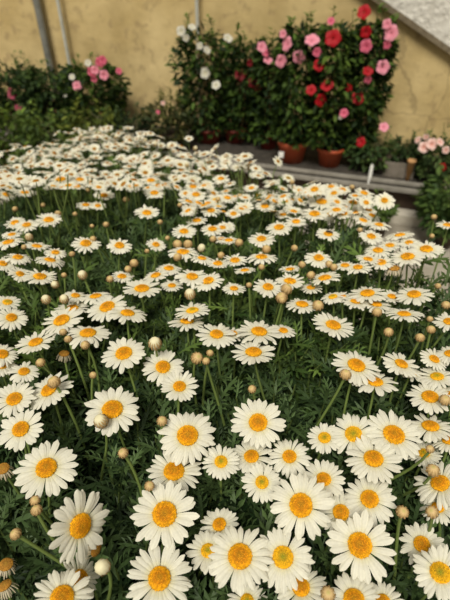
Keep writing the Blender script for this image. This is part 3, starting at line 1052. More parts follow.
# (disc x, disc y, span, openness, turn, disc kind, lift cm, label)
DAISIES = [
    # lowest rows, nearest the lens
    (46.5, 468.5, 62, .90, 30, 0, 1, 'large white daisy turned up right, alone above the left pair of buds'),
    (79.5, 525.5, 68, .82, -105, 0, 1.5, 'large narrow-looking white daisy facing right above the white opening bud'),
    (62, 598, 62, .9, 10, 0, 1, 'large white daisy cut by the bottom edge near the left corner'),
    (79.5, 579, 48, .8, -60, 0, -2.5, 'thin petalled daisy half hidden behind the bottom left corner daisy'),
    (174, 472, 56, .85, 5, 0, -1, 'white daisy overlapped from below by the biggest lower-left daisy'),
    (164.5, 514.5, 67, .97, 10, 0, 1, 'large round white daisy stacked between two others, orange centre, bud behind'),
    (159.5, 579, 67, .95, 0, 0, .5, 'large white daisy at the bottom edge, a third across the picture'),
    (187.5, 436, 60, .93, 0, 0, 1, 'large white daisy over a peeking bud, above a green-centred small daisy'),
    (219.5, 525, 40, .85, 20, 0, -2, 'dim small daisy behind the cluster at the lower middle'),
    (208, 551, 44, .9, 10, 1, -1, 'daisy half hidden by the large lower middle daisy'),
    (221, 462, 38, .9, 0, 1, 0, 'small daisy with green-yellow centre below the large over-bud daisy'),
    (262, 482.5, 41, .95, 0, 1, 0, 'small round daisy with a green-tinged centre, beside the large central one'),
    (301, 505.5, 66, .98, 0, 0, 2, 'biggest round white daisy in the lower middle, slightly right of centre'),
    (240, 557, 66, .95, 0, 0, 1.5, 'large white daisy with spaced petals and deep orange centre, bottom middle'),
    (283, 557.5, 60, .97, 0, 1, 1.2, 'large daisy with green-tinged centre touching the deep orange one'),
    (251.5, 457, 44, .8, 5, 0, -.8, 'half covered daisy with orange centre between two small ones'),
    (289.5, 457, 43, .9, 0, 0, 0, 'medium daisy with broad orange centre above the biggest round one'),
    (323.5, 480, 46, .85, 0, 0, 0, 'daisy peeking out behind the biggest round one, upper right of it'),
    (301, 588, 54, .9, 0, 0, -2, 'dim daisy beneath the green-centred large one at the bottom'),
    (247, 601, 30, .9, 0, 1, -3, 'small daisy under the bottom edge middle pair'),
    (341, 513, 48, .92, 0, 0, -.5, 'yellow-centred daisy wedged between two large right-hand ones'),
    (373.5, 459.5, 56, .8, -10, 0, 1, 'wide daisy tilted down right in the right cluster'),
    (369.5, 499.5, 54, .93, -10, 0, 0, 'daisy with greenish orange centre above the large right-hand one'),
    (360, 545.5, 66, .98, 0, 0, 1, 'large round daisy with tall orange centre in the lower right'),
    (422, 544.5, 44, .95, 20, 0, -1, 'dull shaded daisy behind the bright green-centred corner one'),
    (440.5, 573, 55, .95, 0, 1, 1, 'bright daisy with green centre in the lower right corner'),
    (440.5, 484, 54, .8, 15, 0, 0, 'wide orange-centred daisy at the right edge under a round bud'),
    (354, 600, 56, .9, 0, 0, 0, 'daisy cut by the bottom edge below the large lower right one'),
    (383, 602, 42, .9, 0, 0, -2, 'daisy peeking out at the bottom edge beside its larger neighbour'),
    (424, 453.5, 26, .8, 0, 1, -2, 'small yellow-green centred daisy hidden among the right cluster'),
    (438, 508, 32, .8, 0, 0, -3, 'shaded petals of a daisy behind a bud near the right edge'),
    (353.5, 434.5, 50, .9, 0, 1, 0, 'round daisy with greenish centre, first of the right upper cluster'),
    (393.5, 435.5, 58, .8, -30, 0, .5, 'large daisy leaning right with big orange centre in right cluster'),
    (430.5, 427, 46, .58, -10, 0, 0, 'flat-looking daisy near the right edge above the cluster'),
    (449, 441, 36, .6, 0, 0, 0, 'daisy cut off by the right edge beside the flat-looking one'),
    (324.5, 438, 36, .85, 0, 1, -.5, 'small daisy with greenish yellow centre left of the right cluster'),
    (258, 423, 55, .93, 0, 0, 1, 'round white daisy in the middle standing clear over dark leaves'),
    (11.5, 318, 32, .75, 0, 0, 0, 'small upright-facing daisy at the left edge, upper of the pair'),
    (7.5, 302.5, 26, .6, 0, 1, 0, 'small greenish-centred daisy at the left edge'),
    (62, 321, 44, .55, 25, 0, 1, 'daisy tipped left above the row of tiny buds'),
    (88, 334, 46, .5, 5, 0, 1.5, 'wide flat daisy over a small tan bud, left side'),
    (36, 343, 40, .48, 22, 0, .5, 'side-seen daisy sloping down left beside the tipped one'),
    (107.5, 307.5, 42, .6, 22, 0, 1, 'daisy turned up with orange centre above the wide flat one'),
    (2.5, 354.5, 28, .8, 0, 0, 0, 'daisy cut by the left edge with orange centre'),
    (24, 372, 30, .7, 10, 0, 0, 'small daisy with orange centre left of the budded one'),
    (14.5, 399.5, 42, .8, 30, 0, .5, 'daisy facing up right at the left edge, upper of two large'),
    (49.5, 390.5, 48, .62, 40, 0, 0, 'daisy crossed by a bud on a long stem at the left'),
    (21, 429.5, 46, .85, 40, 0, 1, 'large daisy with greenish orange centre near the left edge'),
    (112.5, 410, 57, .85, 10, 0, 1, 'large daisy with a fat round bud at its lower left petals'),
    (124, 354, 46, .72, 18, 0, 1, 'clean daisy alone beside the white-tipped bud on its tall stem'),
    (127.5, 314, 40, .42, -5, 0, 1, 'side-seen cupped daisy above the clean lone one'),
    (163, 367.5, 42, .85, 0, 0, -1, 'daisy behind another, right of the white-tipped tall bud'),
    (179.5, 387, 39, .8, 0, 0, 1, 'small neat daisy in front of its twin, middle left'),
    (192.5, 311, 37, .45, 8, 1, 1, 'flat young daisy with greenish centre resting on another'),
    (187, 322, 38, .38, 0, 0, -.5, 'daisy beneath the flat greenish-centred young one'),
    (216.5, 335, 41, .62, -5, 0, .5, 'daisy with orange centre just right of the flat pair'),
    (259, 332.5, 46, .5, -8, 0, 1, 'upper flat daisy of the close pair near the centre'),
    (253.5, 353, 46, .52, -3, 0, 1.5, 'lower flat daisy of the close pair near the centre'),
    (232, 334, 30, .45, 0, 0, -.5, 'pale petals peeking out left of the close centre pair'),
    (283, 331, 20, .5, -10, 0, -1, 'tiny daisy just right of the close centre pair'),
    (302, 305, 34, .42, -8, 0, 1, 'flat daisy behind the tall bud right of centre'),
    (333, 326, 43, .55, -18, 0, 1, 'single clean daisy tipped right over dark leaves, right of centre'),
    (356, 366, 50, .65, -25, 0, 1, 'daisy tipped down right beside a round bud'),
    (375, 383, 46, .52, -10, 0, .5, 'flat daisy just under the tipped one in right group'),
    (401, 364.5, 40, .52, -30, 0, 1, 'daisy sloping down right over another one'),
    (411, 373, 32, .4, -25, 0, -1, 'daisy tucked beneath the sloping one'),
    (434, 359.5, 26, .6, -35, 0, 0, 'small half-side daisy pointing right near the right edge'),
    (437, 377, 38, .6, -5, 1, 0, 'daisy with yellow-green centre at the right edge group'),
    (430, 397.5, 44, .7, -12, 0, .5, 'upturned daisy below the right edge group'),
    (404, 315, 38, .33, -5, 0, 1, 'thin side-seen daisy seen nearly edge-on at the right'),
    (355.5, 302, 30, .4, -10, 0, 0, 'flat daisy above the tipped right group'),
    (449, 322, 30, .6, -5, 0, 1, 'daisy cut by the right edge above the tan buds'),
    (376, 305, 32, .38, -10, 0, 0, 'flat daisy with a bud beneath it, right side'),
    (450, 354, 30, .6, 0, 0, .5, 'bright petals of a daisy beyond the right edge'),
    (451, 396, 30, .6, 0, 0, 0, 'daisy mostly outside the right edge under a bud'),
    (2, 366, 26, .6, 0, 0, -1, 'pale daisy behind the left edge one'),
    # middle distance
    (49, 220.5, 27, .5, 5, 0, 1, 'crisp daisy in the left middle distance with a closed bud behind'),
    (27, 225.5, 24, .48, 12, 0, .5, None), (15, 223, 22, .45, 20, 0, 0, None), (61, 180, 25, .4, 8, 0, 0, None),
    (104, 196, 22, .48, 0, 0, 1, None), (86, 205.5, 20, .36, 0, 0, 1, None), (98, 206, 16, .55, 0, 0, 1, None),
    (86, 244, 29, .58, 0, 0, 1, 'lone daisy over dark green, with a spent centre beside it'), (55.5, 253, 22, .5, -5, 0, .5, None), (18, 258, 27, .4, -3, 0, .5, None),
    (3, 264, 22, .6, -10, 0, .5, None), (40, 277.5, 34, .45, -2, 0, 1, 'wide flat daisy with orange centre in the left middle distance'), (20, 274.5, 20, .6, -20, 0, 1, None),
    (75.5, 296, 24, .5, -5, 0, 0, None), (96, 297, 32, .35, 10, 0, 0, None), (72, 309, 34, .4, 10, 0, -1, None),
    (9, 243, 30, .3, 15, 0, -.5, None), (37, 247, 26, .3, -5, 0, -.5, None), (50, 261, 30, .3, -10, 0, -.5, None),
    (25, 193, 22, .36, 0, 0, 0, None), (6, 195, 18, .5, -20, 0, 0, None), (80, 180, 20, .4, 0, 0, 0, None), (12, 235, 20, .35, 12, 0, 0, None),
    (147, 213.5, 26, .5, 0, 0, 1.5, 'lone daisy above open dark green, left of centre, far'), (154.5, 193.5, 22, .48, 0, 0, .5, None), (151, 181, 22, .4, 0, 0, 0, None),
    (119.5, 246, 26, .62, 0, 0, 1, 'lone rounded daisy right of the one with a spent centre'), (156, 245, 18, .6, -10, 0, .5, None),
    (184, 232, 26, .55, 0, 0, 1, None), (212.5, 229.5, 24, .5, 0, 0, .5, None), (222.5, 228, 18, .5, 0, 0, .5, None), (197, 221, 22, .38, 5, 0, 0, None),
    (211, 211, 22, .5, 0, 0, 0, None), (196, 195, 22, .48, 0, 0, 0, None), (193, 187, 18, .5, 0, 0, 0, None),
    (183, 253, 32, .36, 0, 0, .5, None), (202, 259, 24, .35, -10, 0, 0, None), (192, 277.5, 35, .5, -3, 0, 1, 'bright daisy in a pair above a scaly bud, near the centre'),
    (208.5, 281.5, 33, .55, 15, 0, 1, 'right-hand daisy of the bright pair above the scaly bud'), (142, 289.5, 40, .48, 3, 0, 1, 'broad flat daisy left of the bright pair'),
    (169, 269, 26, .45, 0, 0, -1, None), (156, 276, 28, .38, 15, 0, -.5, None), (172, 286, 20, .5, 0, 0, -1.5, None), (122, 277, 22, .5, 0, 0, 0, None),
    (222, 240, 22, .35, -10, 0, .5, None), (218, 264, 24, .45, 0, 0, 0, None), (221, 179, 18, .5, 0, 0, 0, None),
    (279, 228, 27, .5, 2, 0, 1, 'clear daisy with yellow centre in the middle distance, centre right'), (296, 222, 22, .48, 0, 0, .5, None), (321.5, 202.5, 28, .42, 0, 0, 1, None),
    (314.5, 214.5, 28, .45, -3, 0, 1, None), (261.5, 239.5, 28, .52, 0, 0, 1, 'daisy with orange centre just behind a small bud'), (265, 207, 22, .45, 0, 0, 0, None),
    (233.5, 214, 16, .6, 0, 0, .5, None), (226, 227, 20, .6, 0, 0, 0, None), (328, 234.5, 25, .5, -8, 0, 1, 'daisy with a small dark insect sitting on its centre'),
    (318.5, 258.5, 29, .62, -8, 0, 1, None), (261.5, 258, 32, .34, 0, 0, 0, None), (268, 287.5, 31, .62, -8, 0, 1, 'well-lit daisy facing the viewer right of centre, buds beside it'),
    (290, 282, 32, .45, -5, 0, .3, None), (325, 279, 34, .36, 8, 0, .5, None), (234, 289, 18, .5, -5, 0, .5, None), (229, 241, 23, .3, 0, 0, 1, None),
    (235, 261, 26, .5, 0, 0, -1, None), (245, 271, 20, .3, 5, 0, -.5, None), (290, 270, 22, .3, 5, 0, -1, None), (311, 288, 22, .45, 0, 0, -1.5, None),
    (333, 297, 24, .5, 10, 1, -1, None), (283, 215, 18, .4, 0, 0, -.5, None), (331, 187, 18, .4, 0, 0, 0, None),
    (426, 250, 35, .5, -5, 0, 1.5, 'bright daisy with orange centre near the right edge before the floor'), (407.5, 257.5, 35, .48, 0, 0, 1, 'bright daisy left of its twin before the pale floor'),
    (371, 237, 26, .5, -15, 0, .5, None), (379, 225.5, 24, .32, -10, 0, .5, None), (363, 221, 22, .32, -20, 0, 0, None),
    (364, 193.5, 21, .4, -20, 0, 2, 'daisy standing out against the dark gap under the shelf'), (342, 190, 19, .45, -8, 0, 1, None), (414, 295, 37, .52, 0, 0, 1, 'wide bright daisy at the right with broad orange centre'),
    (367.5, 294, 38, .45, 3, 0, 1, 'wide daisy with yellow centre beside the bright right-hand one'), (448, 226, 25, .3, -8, 0, 3, 'edge-on daisy at the right edge against the leafy plant'),
    (378, 251, 28, .45, 0, 0, 0, None), (381, 263, 26, .55, 0, 0, -.5, None), (358, 268, 28, .4, 0, 0, 0, None), (409, 243, 16, .5, 0, 0, 0, None),
    (394, 269, 24, .4, 0, 2, -1, None), (400, 236, 28, .24, 8, 0, 1, None), (390, 246, 24, .4, 0, 0, 0, None), (368, 260, 26, .36, -10, 0, -.5, None),
    (344, 214, 20, .5, 0, 0, 0, None), (353, 203, 22, .4, -10, 0, 0, None), (392, 297, 24, .45, -15, 0, -1, None), (342, 297, 20, .4, 0, 0, -1, None),
    (345, 266, 24, .4, 0, 0, -.5, None), (368, 210, 20, .35, -20, 0, 0, None), (372, 216, 20, .35, -25, 0, 0, None),
    # spent ones
    (6, 565, 15, .85, 20, 2, -4, 'tiny withered daisy with shrivelled petals over bare soil, lower left'),
    (3, 469, 22, .8, 30, 2, -1, 'withered daisy with a rust centre cut by the left edge'),
    (95.5, 549, 22, .6, -110, 2, -2, 'withered brown daisy head beside the white opening bud'),
    (64, 354, 15, .6, 0, 2, -3, 'faded small daisy head among stems at the left'),
    (5, 586, 12, .6, 40, 2, -5, 'drooping dry daisy head at the lower left over soil'),
]

BUDS = [
    (15.5, 534, 6, 0, 'tan bud lying low near the left edge, stem running right'), (35, 500.5, 5.5, 0, 'upper tan bud of the touching pair at the lower left'),
    (36.5, 510, 6, 0, 'lower tan bud of the touching pair at the lower left'), (102.5, 567, 9, 2, 'fat white opening bud with a green tip near the bottom left'),
    (123, 453, 5.7, 0, 'tan bud on a bare upright stem over dark leaves'), (149.5, 486, 5.5, 0, 'small bud peeking from behind the big lower-left daisies'),
    (328, 594, 8, 0, 'round pinkish tan bud at the bottom edge right of centre'), (402.5, 512, 6.7, 0, 'pinkish bud between the large daisy and the dull shaded one'),
    (433, 470.5, 7.2, 0, 'round bud in front of the wide daisy at the right edge'), (432, 512, 6.8, 0, 'tan bud just right of the pinkish one'),
    (101, 421, 8, 1, 'fat round bud overlapping the large left daisy'), (54, 382, 7, 0, 'bud on a long diagonal stem crossing a left daisy'),
    (85, 345, 5, 0, 'bud right beneath the wide flat left daisy'), (68, 339, 4.2, 0, 'small bud in the tiny row left of the wide flat daisy'),
    (63, 332, 4, 0, 'topmost bud of the tiny row under the tipped daisy'), (40.5, 362.5, 5, 0, 'bud between two small daisies at the left'),
    (155, 343.5, 8, 1, 'white-tipped bud on a tall upright stem, left of centre'), (197, 358, 6.7, 0, 'largest bud of the trio left of centre'),
    (206, 361, 4.3, 0, 'middle small bud of the trio left of centre'), (210, 353, 4, 0, 'upper small bud of the trio left of centre'),
    (162, 421, 5.7, 0, 'bud half hidden behind a large daisy, centre left'), (252, 389, 4.6, 0, 'small tan bud just above the clear middle daisy'),
    (318, 305.5, 6.2, 0, 'bud on the tallest bare stem right of centre'), (377, 312, 5.4, 0, 'bud under a flat daisy at the right'),
    (388.5, 332, 5.2, 0, 'shiny bud on a slanted stem, right side'), (420, 337.5, 5, 0, 'bud right of the shiny slanted-stem bud'),
    (431, 329.5, 4.7, 0, 'bud above and right of its neighbour near the right edge'), (430, 319, 3.4, 0, 'tiny bud above the right edge buds'),
    (345.5, 374.5, 6.3, 0, 'round pinkish bud at the left petals of the tipped right daisy'), (445, 400, 6.2, 0, 'bud at the right edge over an upturned daisy'),
    (82.5, 275, 5.2, 1, 'pale bud on a curved stem in the left middle distance'), (46, 299.5, 5.2, 1, 'left pale bud of two side by side at the left'),
    (64, 299, 5.2, 1, 'right pale bud of two side by side at the left'), (55, 284.5, 4.4, 1, None), (106, 224.5, 3.3, 0, None), (92, 226, 2.4, 0, None), (29, 237, 4.2, 1, None),
    (110, 279, 4, 0, None), (72, 254, 3.3, 0, None), (15, 209, 3, 0, None), (64, 275, 3, 0, None), (134, 263, 4.7, 0, 'upper bud of the pair over dark green, left of centre'),
    (128, 269, 4, 0, 'lower bud of the pair over dark green, left of centre'), (177.5, 244, 5, 0, None), (188, 244, 5, 0, None), (177.5, 257, 4.7, 0, None), (201.5, 248, 4.7, 2, None),
    (190, 294, 6.2, 1, 'scaly oval bud directly below the bright daisy pair'), (126, 199.5, 3.3, 0, None), (160, 222, 3, 0, None), (147, 251, 2.7, 0, None), (167.5, 238, 2.7, 0, None),
    (213, 239, 3.8, 0, None), (221, 255, 3.8, 0, None), (266.5, 249, 4.8, 0, None), (294.5, 248, 3.8, 0, 'bud on a bare stem over dark green, right of centre'), (302, 264.5, 4, 0, None),
    (311, 275, 4.6, 0, None), (286.5, 289, 6.4, 0, 'upper brown bud of two below the well-lit daisy'), (281.5, 297.5, 6.4, 0, 'lower brown bud of two below the well-lit daisy'),
    (329, 264, 4, 0, None), (334, 267, 4, 0, None), (239, 242.5, 4.6, 0, None), (261.5, 267, 3.6, 0, None), (249, 285, 3.2, 0, None),
    (352, 187, 2.8, 0, None), (434, 217, 3.2, 0, 'bud on a long stem against the pale floor'), (432, 236, 2.8, 0, None), (438, 286, 3.4, 0, None), (446, 305, 4.7, 0, None),
    (93, 239, 3.6, 0, 'brown spent bud touching the lone daisy at left'), (58, 213.5, 3.6, 0, 'brownish bud just behind the crisp daisy at left'), (282, 300, 4, 0, None), (430, 449, 4, 0, None), (93, 375, 2.6, 0, None), (24, 247, 3, 0, None), (187, 165, 2.6, 1, None), (170, 148, 2.2, 1, None),
    (147, 141, 2.6, 1, None), (157, 145, 2.2, 1, None), (196, 149, 2.6, 1, None), (102, 134, 2.2, 1, None), (118, 138, 2.2, 1, None), (84, 137, 2.2, 1, None),
    (292, 182, 2.6, 0, None), (249, 168, 2.6, 0, None), (360, 230, 3, 0, None), (240, 196, 2.8, 0, None), (218, 199, 2.8, 0, None), (75, 214, 2.6, 0, None),
    (88, 190, 2.4, 0, None), (180, 205, 2.8, 0, None), (43, 205, 2.6, 0, None), (200, 170, 2.4, 0, None), (307, 189, 2.6, 0, None),
]


def view_frame(p):
    t = CAM - p
    t = t / np.linalg.norm(t)
    r = np.array([1., 0, 0])
    r = r - t * t.dot(r)
    r /= np.linalg.norm(r)
    u = np.cross(t, r)
    return r, u, t


ANCHORS = [(49, 220, 'the crisp daisy at left'), (86, 244, 'the lone daisy with spent neighbour'), (40, 277, 'the wide flat left daisy'),
           (147, 213, 'the lone daisy over open green'), (119, 246, 'the lone rounded daisy'), (200, 281, 'the bright daisy pair'),
           (142, 289, 'the broad flat daisy'), (279, 228, 'the clear yellow-centred daisy'), (261, 240, 'the daisy just behind a bud'),
           (328, 234, 'the daisy with an insect'), (268, 287, 'the well-lit daisy'), (408, 257, 'the bright twins by the floor'),
           (414, 295, 'the wide bright right-hand daisy'), (364, 193, 'the daisy against the dark gap'), (100, 130, 'the top of the mound'),
           (190, 170, 'the white climber pot'), (124, 354, 'the clean lone daisy'), (437, 427, 'the flat right-edge daisy')]
ORDN = ['nearest', 'second', 'third', 'fourth', 'fifth', 'sixth', 'seventh', 'eighth', 'ninth', 'tenth'] + ['distant'] * 300


def anchored(items):
    """items: (px, py, noun) -> one phrase each, placed from a named neighbour"""
    out, cells_ = {}, {}
    for k_, (px, py, noun) in enumerate(items):
        a_x, a_y, nm = min(ANCHORS, key=lambda a: (a[0] - px) ** 2 + 2 * (a[1] - py) ** 2)
        dx, dy = px - a_x, py - a_y
        dr_ = ('behind' if dy < 0 else 'in front of') if abs(dy) * 1.5 > abs(dx) else ('left of' if dx < 0 else 'right of')
        cells_.setdefault((nm, dr_, noun), []).append((dx * dx + dy * dy, k_))
    for (nm, dr_, noun), L in cells_.items():
        for r_, (_, k_) in enumerate(sorted(L)):
            out[k_] = '%s, %s one %s %s' % (noun, ORDN[r_], dr_, nm)
    return out


rng = np.random.default_rng(5)
heads = []          # (x, y, z, Rpx) of everything placed
zord = []
AUTO_D = anchored([(q[0], q[1], 'small white daisy ' + ('tipped left' if q[4] > 6 else ('tipped right' if q[4] < -6 else ('seen side-on' if q[3] < .4 else 'facing up'))))
                   if q[7] is None else (0, -9999, 'x') for q in DAISIES])
AUTO_B = anchored([(q[0], q[1], ('pale bud' if q[3] else 'tan bud') + ' on thin stem') if q[4] is None else (0, -9999, 'x') for q in BUDS])
for di, (px, py, span, asp, phi, kind, lift, lab) in enumerate(DAISIES):
    p = on_canopy(px, py)
    d = (p - CAM)
    d /= np.linalg.norm(d)
    p = p - d * (lift * .01)
    # size follows the span seen at this distance
    _, _, z = project(p)
    R = .97 * span * z / F / 2
    R = min(max(R, .011 if kind == 2 else .014), .030)
    r, u, t = view_frame(p)
    ph = math.radians(phi)
    s_ = math.sqrt(max(0, 1 - asp * asp))
    n = (-math.sin(ph) * r + math.cos(ph) * u) * s_ + t * asp
    detail = 2 if py > 285 else 1
    lab = lab or AUTO_D[di]
    cup = .38 if asp < .38 else None
    make_daisy(p, n, R, rng, kind, detail, lab, 'marguerite daisies in the flowering mass', cup=cup, dr=(.46 if kind == 2 else None))
    heads.append((px, py, span))
    if (px, py) == (328, 234.5):
        FLY = (p, n / np.linalg.norm(n), R)

for bi, (px, py, rp, kind, lab) in enumerate(BUDS):
    p = on_canopy(px, py)
    d = (p - CAM)
    d /= np.linalg.norm(d)
    p = p - d * .022
    if py < 150:
        p = p + np.array([0, -.03, .012])
    _, _, z = project(p)
    R = min(max(rp * .93 * z / F, .0033), .0066)
    n = np.array([rng.normal(0, .22), rng.normal(0, .18) - .15, 1.0])
    if kind == 2 and py > 500:
        n = np.array([-.3, -.3, .9])
    lab = lab or AUTO_B[bi]
    make_bud(p, n, R, rng, kind, 2, lab, 'daisy buds')

# the insect feeding on one disc
fp, fn, fR = FLY
fp = fp + fn * (.17 * fR + .0022)
fl = empty('hoverfly', fp - fn * .0022, 'tiny dark insect sitting on the orange centre of a daisy', 'insect')
fx = np.cross(fn, [0.3, 1, 0])
fx /= np.linalg.norm(fx)
fy = np.cross(fn, fx)
FB = np.stack([fx, fy, fn], 1)
M_FLY = noise_mat('dark_insect_body', (.015, .01, .008), (.05, .03, .015), 900, .4, .1)
M_WING = noise_mat('smoky_wing', (.16, .14, .11), (.22, .19, .15), 500, .3, .05)
for nm, cen_, sc_ in (('abdomen', (-.0034, 0, 0), (.0034, .0017, .0015)), ('thorax', (0.0006, 0, .0003), (.0018, .0016, .0016)), ('head', (.0028, 0, 0), (.0010, .0013, .0011))):
    V, Q = lathe([(math.sin(a) + 1e-4, -math.cos(a)) for a in np.linspace(0, math.pi, 9)], 12)
    V = V[:, [2, 0, 1]] * np.array(sc_) + np.array(cen_)
    m_ = MB()
    m_.add(V @ FB.T + (fp - np.array(fl.location)), Q)
    m_.build(nm, M_FLY, fl)
for sg in (-1, 1):
    m_ = MB()
    W_ = np.array([(0, 0, .0016), (-.002, sg * .0012, .0018), (-.006, sg * .0026, .002), (-.0068, sg * .0040, .002), (-.004, sg * .0038, .002), (-.001, sg * .0014, .0018)])
    W_ = np.concatenate([W_, W_ - [0, 0, .00012]])
    m_.add(W_ @ FB.T + (fp - np.array(fl.location)), None, [(0, i_, i_ + 1) for i_ in range(1, 5)] + [(6, 7 + i_, 6 + i_) for i_ in range(1, 5)])
    m_.build('wing', M_WING, fl, smooth=False)
m_ = MB()
for sg in (-1, 1):
    for lx in (-.001, .0006, .002):
        V, Q = tube(np.array([(lx, sg * .001, 0), (lx * 1.5, sg * .0026, .0008), (lx * 2, sg * .0034, -.0022)]), .00015, 4)
        m_.add(V @ FB.T + (fp - np.array(fl.location)), Q)
m_.build('legs', M_FLY, fl)

# the far part of the field, filled where the photograph shows it packed
rng = np.random.default_rng(9)
tries = 0
placed = []
while tries < 90000 and len(placed) < 900:
    tries += 1
    x, y = rng.uniform(-.95, .45), rng.uniform(.55, 1.9)
    if not inside(x, y):
        continue
    bump = .02 * math.sin(x * 9 + 1) * math.sin(y * 7) + rng.normal(0, .016)
    p = np.array([x, y, CAMZ - drop(x, y) + bump - .008])
    px, py, z = project(p)
    if px < -25 or px > 475 or py > 214:
        continue
    if py > 168 and px < 150 and rng.random() < .5:
        continue
    if 188 < py and px < 185:
        continue
    if py > 200 and rng.random() < .6:
        continue
    if any((px - a) ** 2 + ((py - b) * 1.7) ** 2 < (.48 * c) ** 2 for a, b, c in heads):
        continue
    if any((x - q[0][0]) ** 2 + (y - q[0][1]) ** 2 < .0275 ** 2 for q in placed):
        continue
    placed.append((p, px, py, z))
placed.sort(key=lambda q: q[3])
room = 300 - len(DAISIES)
solo = [q for q in placed if 3 < q[1] < 447][:room]
solo_ids = {id(q) for q in solo}
rest = [q for q in placed if id(q) not in solo_ids]
COLUMNS = [(40, 'the broad dark bush'), (75, 'the bush below the pipes'), (118, 'the pink blooming bush'), (150, 'the low dark plant'), (185, 'the brownish plant'),
           (226, 'the white flowering climber'), (262, 'the dark red climber'), (285, 'the pale pink climber'), (315, 'the stickered terracotta pot'),
           (345, 'the orange pot'), (390, 'the standing plant tag'), (999, 'the blush petalled plant')]
ORD = ['first', 'second', 'third', 'fourth', 'fifth', 'sixth', 'seventh', 'eighth', 'ninth', 'tenth', 'eleventh', 'twelfth', 'thirteenth', 'fourteenth']
EX, EY = [a for a, b in _edge], [b for a, b in _edge]
cells = {}
for q in solo:
    crest = float(np.interp(q[1], EX, EY))
    band = min(9, max(0, int((q[2] - crest + 3) // 8)))
    col = next(nm for lim_, nm in COLUMNS if q[1] < lim_)
    cells.setdefault((col, band), []).append(q)
for (col, band), qs in cells.items():
    qs.sort(key=lambda q: q[1])
    for r_, (p, px, py, z) in enumerate(qs):
        n = np.array([rng.normal(0, .3), rng.normal(.06, .26), 1.0])
        kind = 1 if rng.random() < .12 else 0
        lab = 'blurred daisy below %s, %s from left, %s row under crest' % (col, ORD[r_], ORD[band])
        make_daisy(p, n, rng.uniform(.0130, .0205), rng, kind, 1 if py > 185 else 0, lab, 'far marguerite daisies on the mound', cup=rng.uniform(.1, .55), dr=rng.uniform(.28, .35))
# past three hundred: the farthest heads as one mass
pmb, dmb, smb = MB(), MB(), MB()
for (p, px, py, z) in rest:
    n = np.array([rng.normal(0, .28), rng.normal(.08, .24), 1.0])
    n /= np.linalg.norm(n)
    R = rng.uniform(.0130, .0205)
    Rm = frame_from(n)
    a = petals_mesh(R, rng, 0, rng.uniform(.05, .45), rng.uniform(.1, .3))
    for v, q, c in zip(a.V, a.Q, a.C):
        k0 = int(q.min())
        pmb.add(v @ Rm.T + p, q - k0, None, c)
    a = disc_mesh(R, rng, 0, 0, .33)
    dmb.add(a.V[0] @ Rm.T + p, a.Q[0], None, a.C[0])
    base, pts = stem_points(p - n * .06 * R, n, rng, .14, 5)
    V, Q = tube(pts, .001, 4)
    smb.add(V, Q, None, STEMC)
fr_ = empty('distant_daisies', (-.3, 1.4, CAMZ - .6), 'mass of tiny blurred daisies along the far crest of the mound', 'daisies', kind='stuff')
for nm, mm_, mt in (('petals', pmb, M_PETAL), ('flower_disc', dmb, M_DISC), ('stem', smb, M_STEM)):
    mm_.V = [v - np.array(fr_.location) for v in mm_.V]
    o = mm_.build(nm, mt, fr_)
    o['kind'] = 'stuff'

# ------------------------------------------------------------------ marguerite foliage under the flowers
def lobed_leaf():
    """feathery leaf along +x: a narrow midrib with pointed lobes"""
    V, T, Q = [], [], []
    xs = [0, .35, .7, 1.0]
    ws = [.03, .055, .065, 0.012]
    for x, w in zip(xs, ws):
        V += [(x, -w, .0 - .25 * x * x), (x, w, .0 - .25 * x * x)]
    for i in range(3):
        Q.append((2 * i, 2 * i + 2, 2 * i + 3, 2 * i + 1))
    for x, L, ang in ((.30, .30, 48), (.52, .38, 42), (.74, .30, 34)):
        for sgn in (-1, 1):
            a = math.radians(ang) * sgn
            b0 = np.array([x, .03 * sgn, -.25 * x * x])
            d = np.array([math.cos(a), math.sin(a), 0])
            q = np.array([-math.sin(a), math.cos(a), 0])
            k0 = len(V)
            V += [tuple(b0 - d * .03 - q * .028), tuple(b0 + d * L * .6 - q * .055 + np.array([0, 0, .03])), tuple(b0 + d * L + np.array([0, 0, -.02])),
                  tuple(b0 + d * L * .55 + q * .055 + np.array([0, 0, .03]))]
            Q.append((k0, k0 + 1, k0 + 2, k0 + 3))
    return np.array(V), np.array(Q), np.array(T)


FV, FQ, FT = lobed_leaf()
rng = np.random.default_rng(21)
P, X, N, S, C = [], [], [], [], []
shoots = MB()


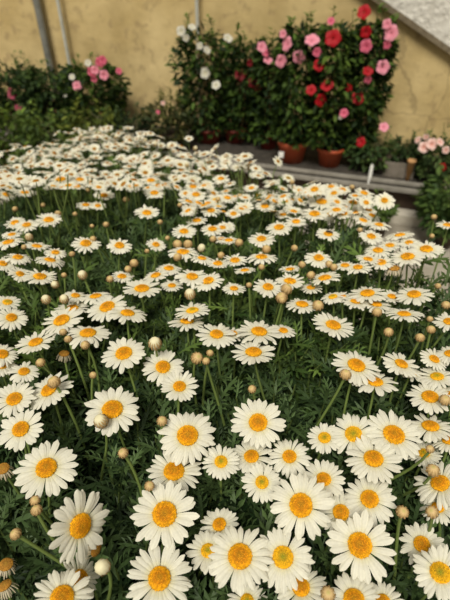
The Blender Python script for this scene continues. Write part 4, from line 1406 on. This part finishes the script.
def add_shoots(x0, x1, y0, y1, step, nleaf, lsize, ymin_px=None):
    y = y0
    while y < y1:
        x = x0
        while x < x1:
            xx, yy = x + rng.uniform(-.6, .6) * step, y + rng.uniform(-.6, .6) * step
            x += step
            if not inside(xx, yy):
                continue
            pxx, pyy, zz_ = project((xx, yy, CAMZ - drop(xx, yy) - .05))
            if pxx < -60 or pxx > 510 or pyy > 700 or (pxx < 34 and 560 < pyy < 640):
                continue
            top = CAMZ - drop(xx, yy) - .036 - abs(rng.normal(0, .014)) + .01 * math.sin(xx * 21) * math.sin(yy * 18)
            if xx < -.10 and yy < .16:
                top -= .05 * (1 if rng.random() < .7 else 0)
            if math.sin(xx * 63 + 2 * math.sin(yy * 41)) * math.sin(yy * 57 + xx * 17) > .62:
                top -= .05
            lean = rng.normal(0, .12, 2)
            n_ = nleaf
            tt = np.linspace(0, .105, n_) + rng.uniform(0, .006, n_)
            pos = np.stack([xx - lean[0] * tt, yy - lean[1] * tt, top - tt], 1)
            an = np.arange(n_) * 2.4 + rng.uniform(0, 6.28) + rng.normal(0, .3, n_)
            el = np.interp(tt, [0, .03, .12], [1.1, .55, .1]) + rng.normal(0, .25, n_)
            Xd = np.stack([np.cos(an) * np.cos(el), np.sin(an) * np.cos(el), np.sin(el)], 1)
            Nd = np.stack([-np.cos(an) * np.sin(el), -np.sin(an) * np.sin(el), np.cos(el)], 1) + rng.normal(0, .35, (n_, 3))
            tall = yy > .34 and rng.random() < .3
            if tall:
                pos[:, 2] += .018
            P.append(pos)
            X.append(Xd)
            N.append(Nd)
            S.append(lsize * rng.uniform(.6, 1.15, n_) * np.interp(tt, [0, .03], [.6, 1]))
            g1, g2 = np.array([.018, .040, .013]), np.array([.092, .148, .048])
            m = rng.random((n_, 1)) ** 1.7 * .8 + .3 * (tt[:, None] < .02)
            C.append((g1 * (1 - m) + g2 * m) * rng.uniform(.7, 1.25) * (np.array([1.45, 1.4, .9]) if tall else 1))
            V, Q = tube(np.array([(xx - lean[0] * .14 * 1.5, yy - lean[1] * .14 * 1.5, top - .15), (xx - lean[0] * .07, yy - lean[1] * .07, top - .07), (xx, yy, top)]),
                        [.0016, .0013, .0008], 4)
            shoots.add(V, Q, None, STEMC * (1.1 if tall else .6))
            if tall:
                for _ in range(2):
                    q0 = np.array([xx, yy, top - .05]) + np.array([*rng.normal(0, .012, 2), 0])
                    V, Q = tube(np.array([q0, q0 + [*rng.normal(0, .004, 2), .035], q0 + [*rng.normal(0, .010, 2), .07]]), [.0012, .001, .0005], 4)
                    shoots.add(V, Q, None, STEMC * 1.1)
        y += step


add_shoots(-.42, .42, -.08, .48, .0200, 15, .043)
add_shoots(-.66, .55, .48, .95, .030, 11, .050)
add_shoots(-.95, .3, .95, 1.9, .036, 10, .050)
V, QQ, TT, CC = scatter_template(FV, FQ, FT, np.concatenate(P), np.concatenate(X), np.concatenate(N), np.concatenate(S), np.concatenate(C), rng)
fo = MB()
fo.add(V, QQ, None, CC)
for v, q, c in zip(shoots.V, shoots.Q, shoots.C):
    fo.V.append(v)
    fo.C.append(c)
    fo.Q.append(q + fo.n)
fo.n += 0
# shoot faces were stored with their own running offset
fo.V = [V] + shoots.V
fo.C = [CC] + shoots.C
fo.Q = [np.asarray(QQ)] + [q + len(V) for q in shoots.Q]
f_ = fo.build('daisy_foliage', M_LEAF, None, smooth=False)
tag(f_, 'dense feathery dark green foliage beneath the daisies', 'foliage', kind='stuff')
print('daisies', len(DAISIES), 'solo far', len(solo), 'mass', len(rest), 'buds', len(BUDS), 'leaves', sum(len(p) for p in P))
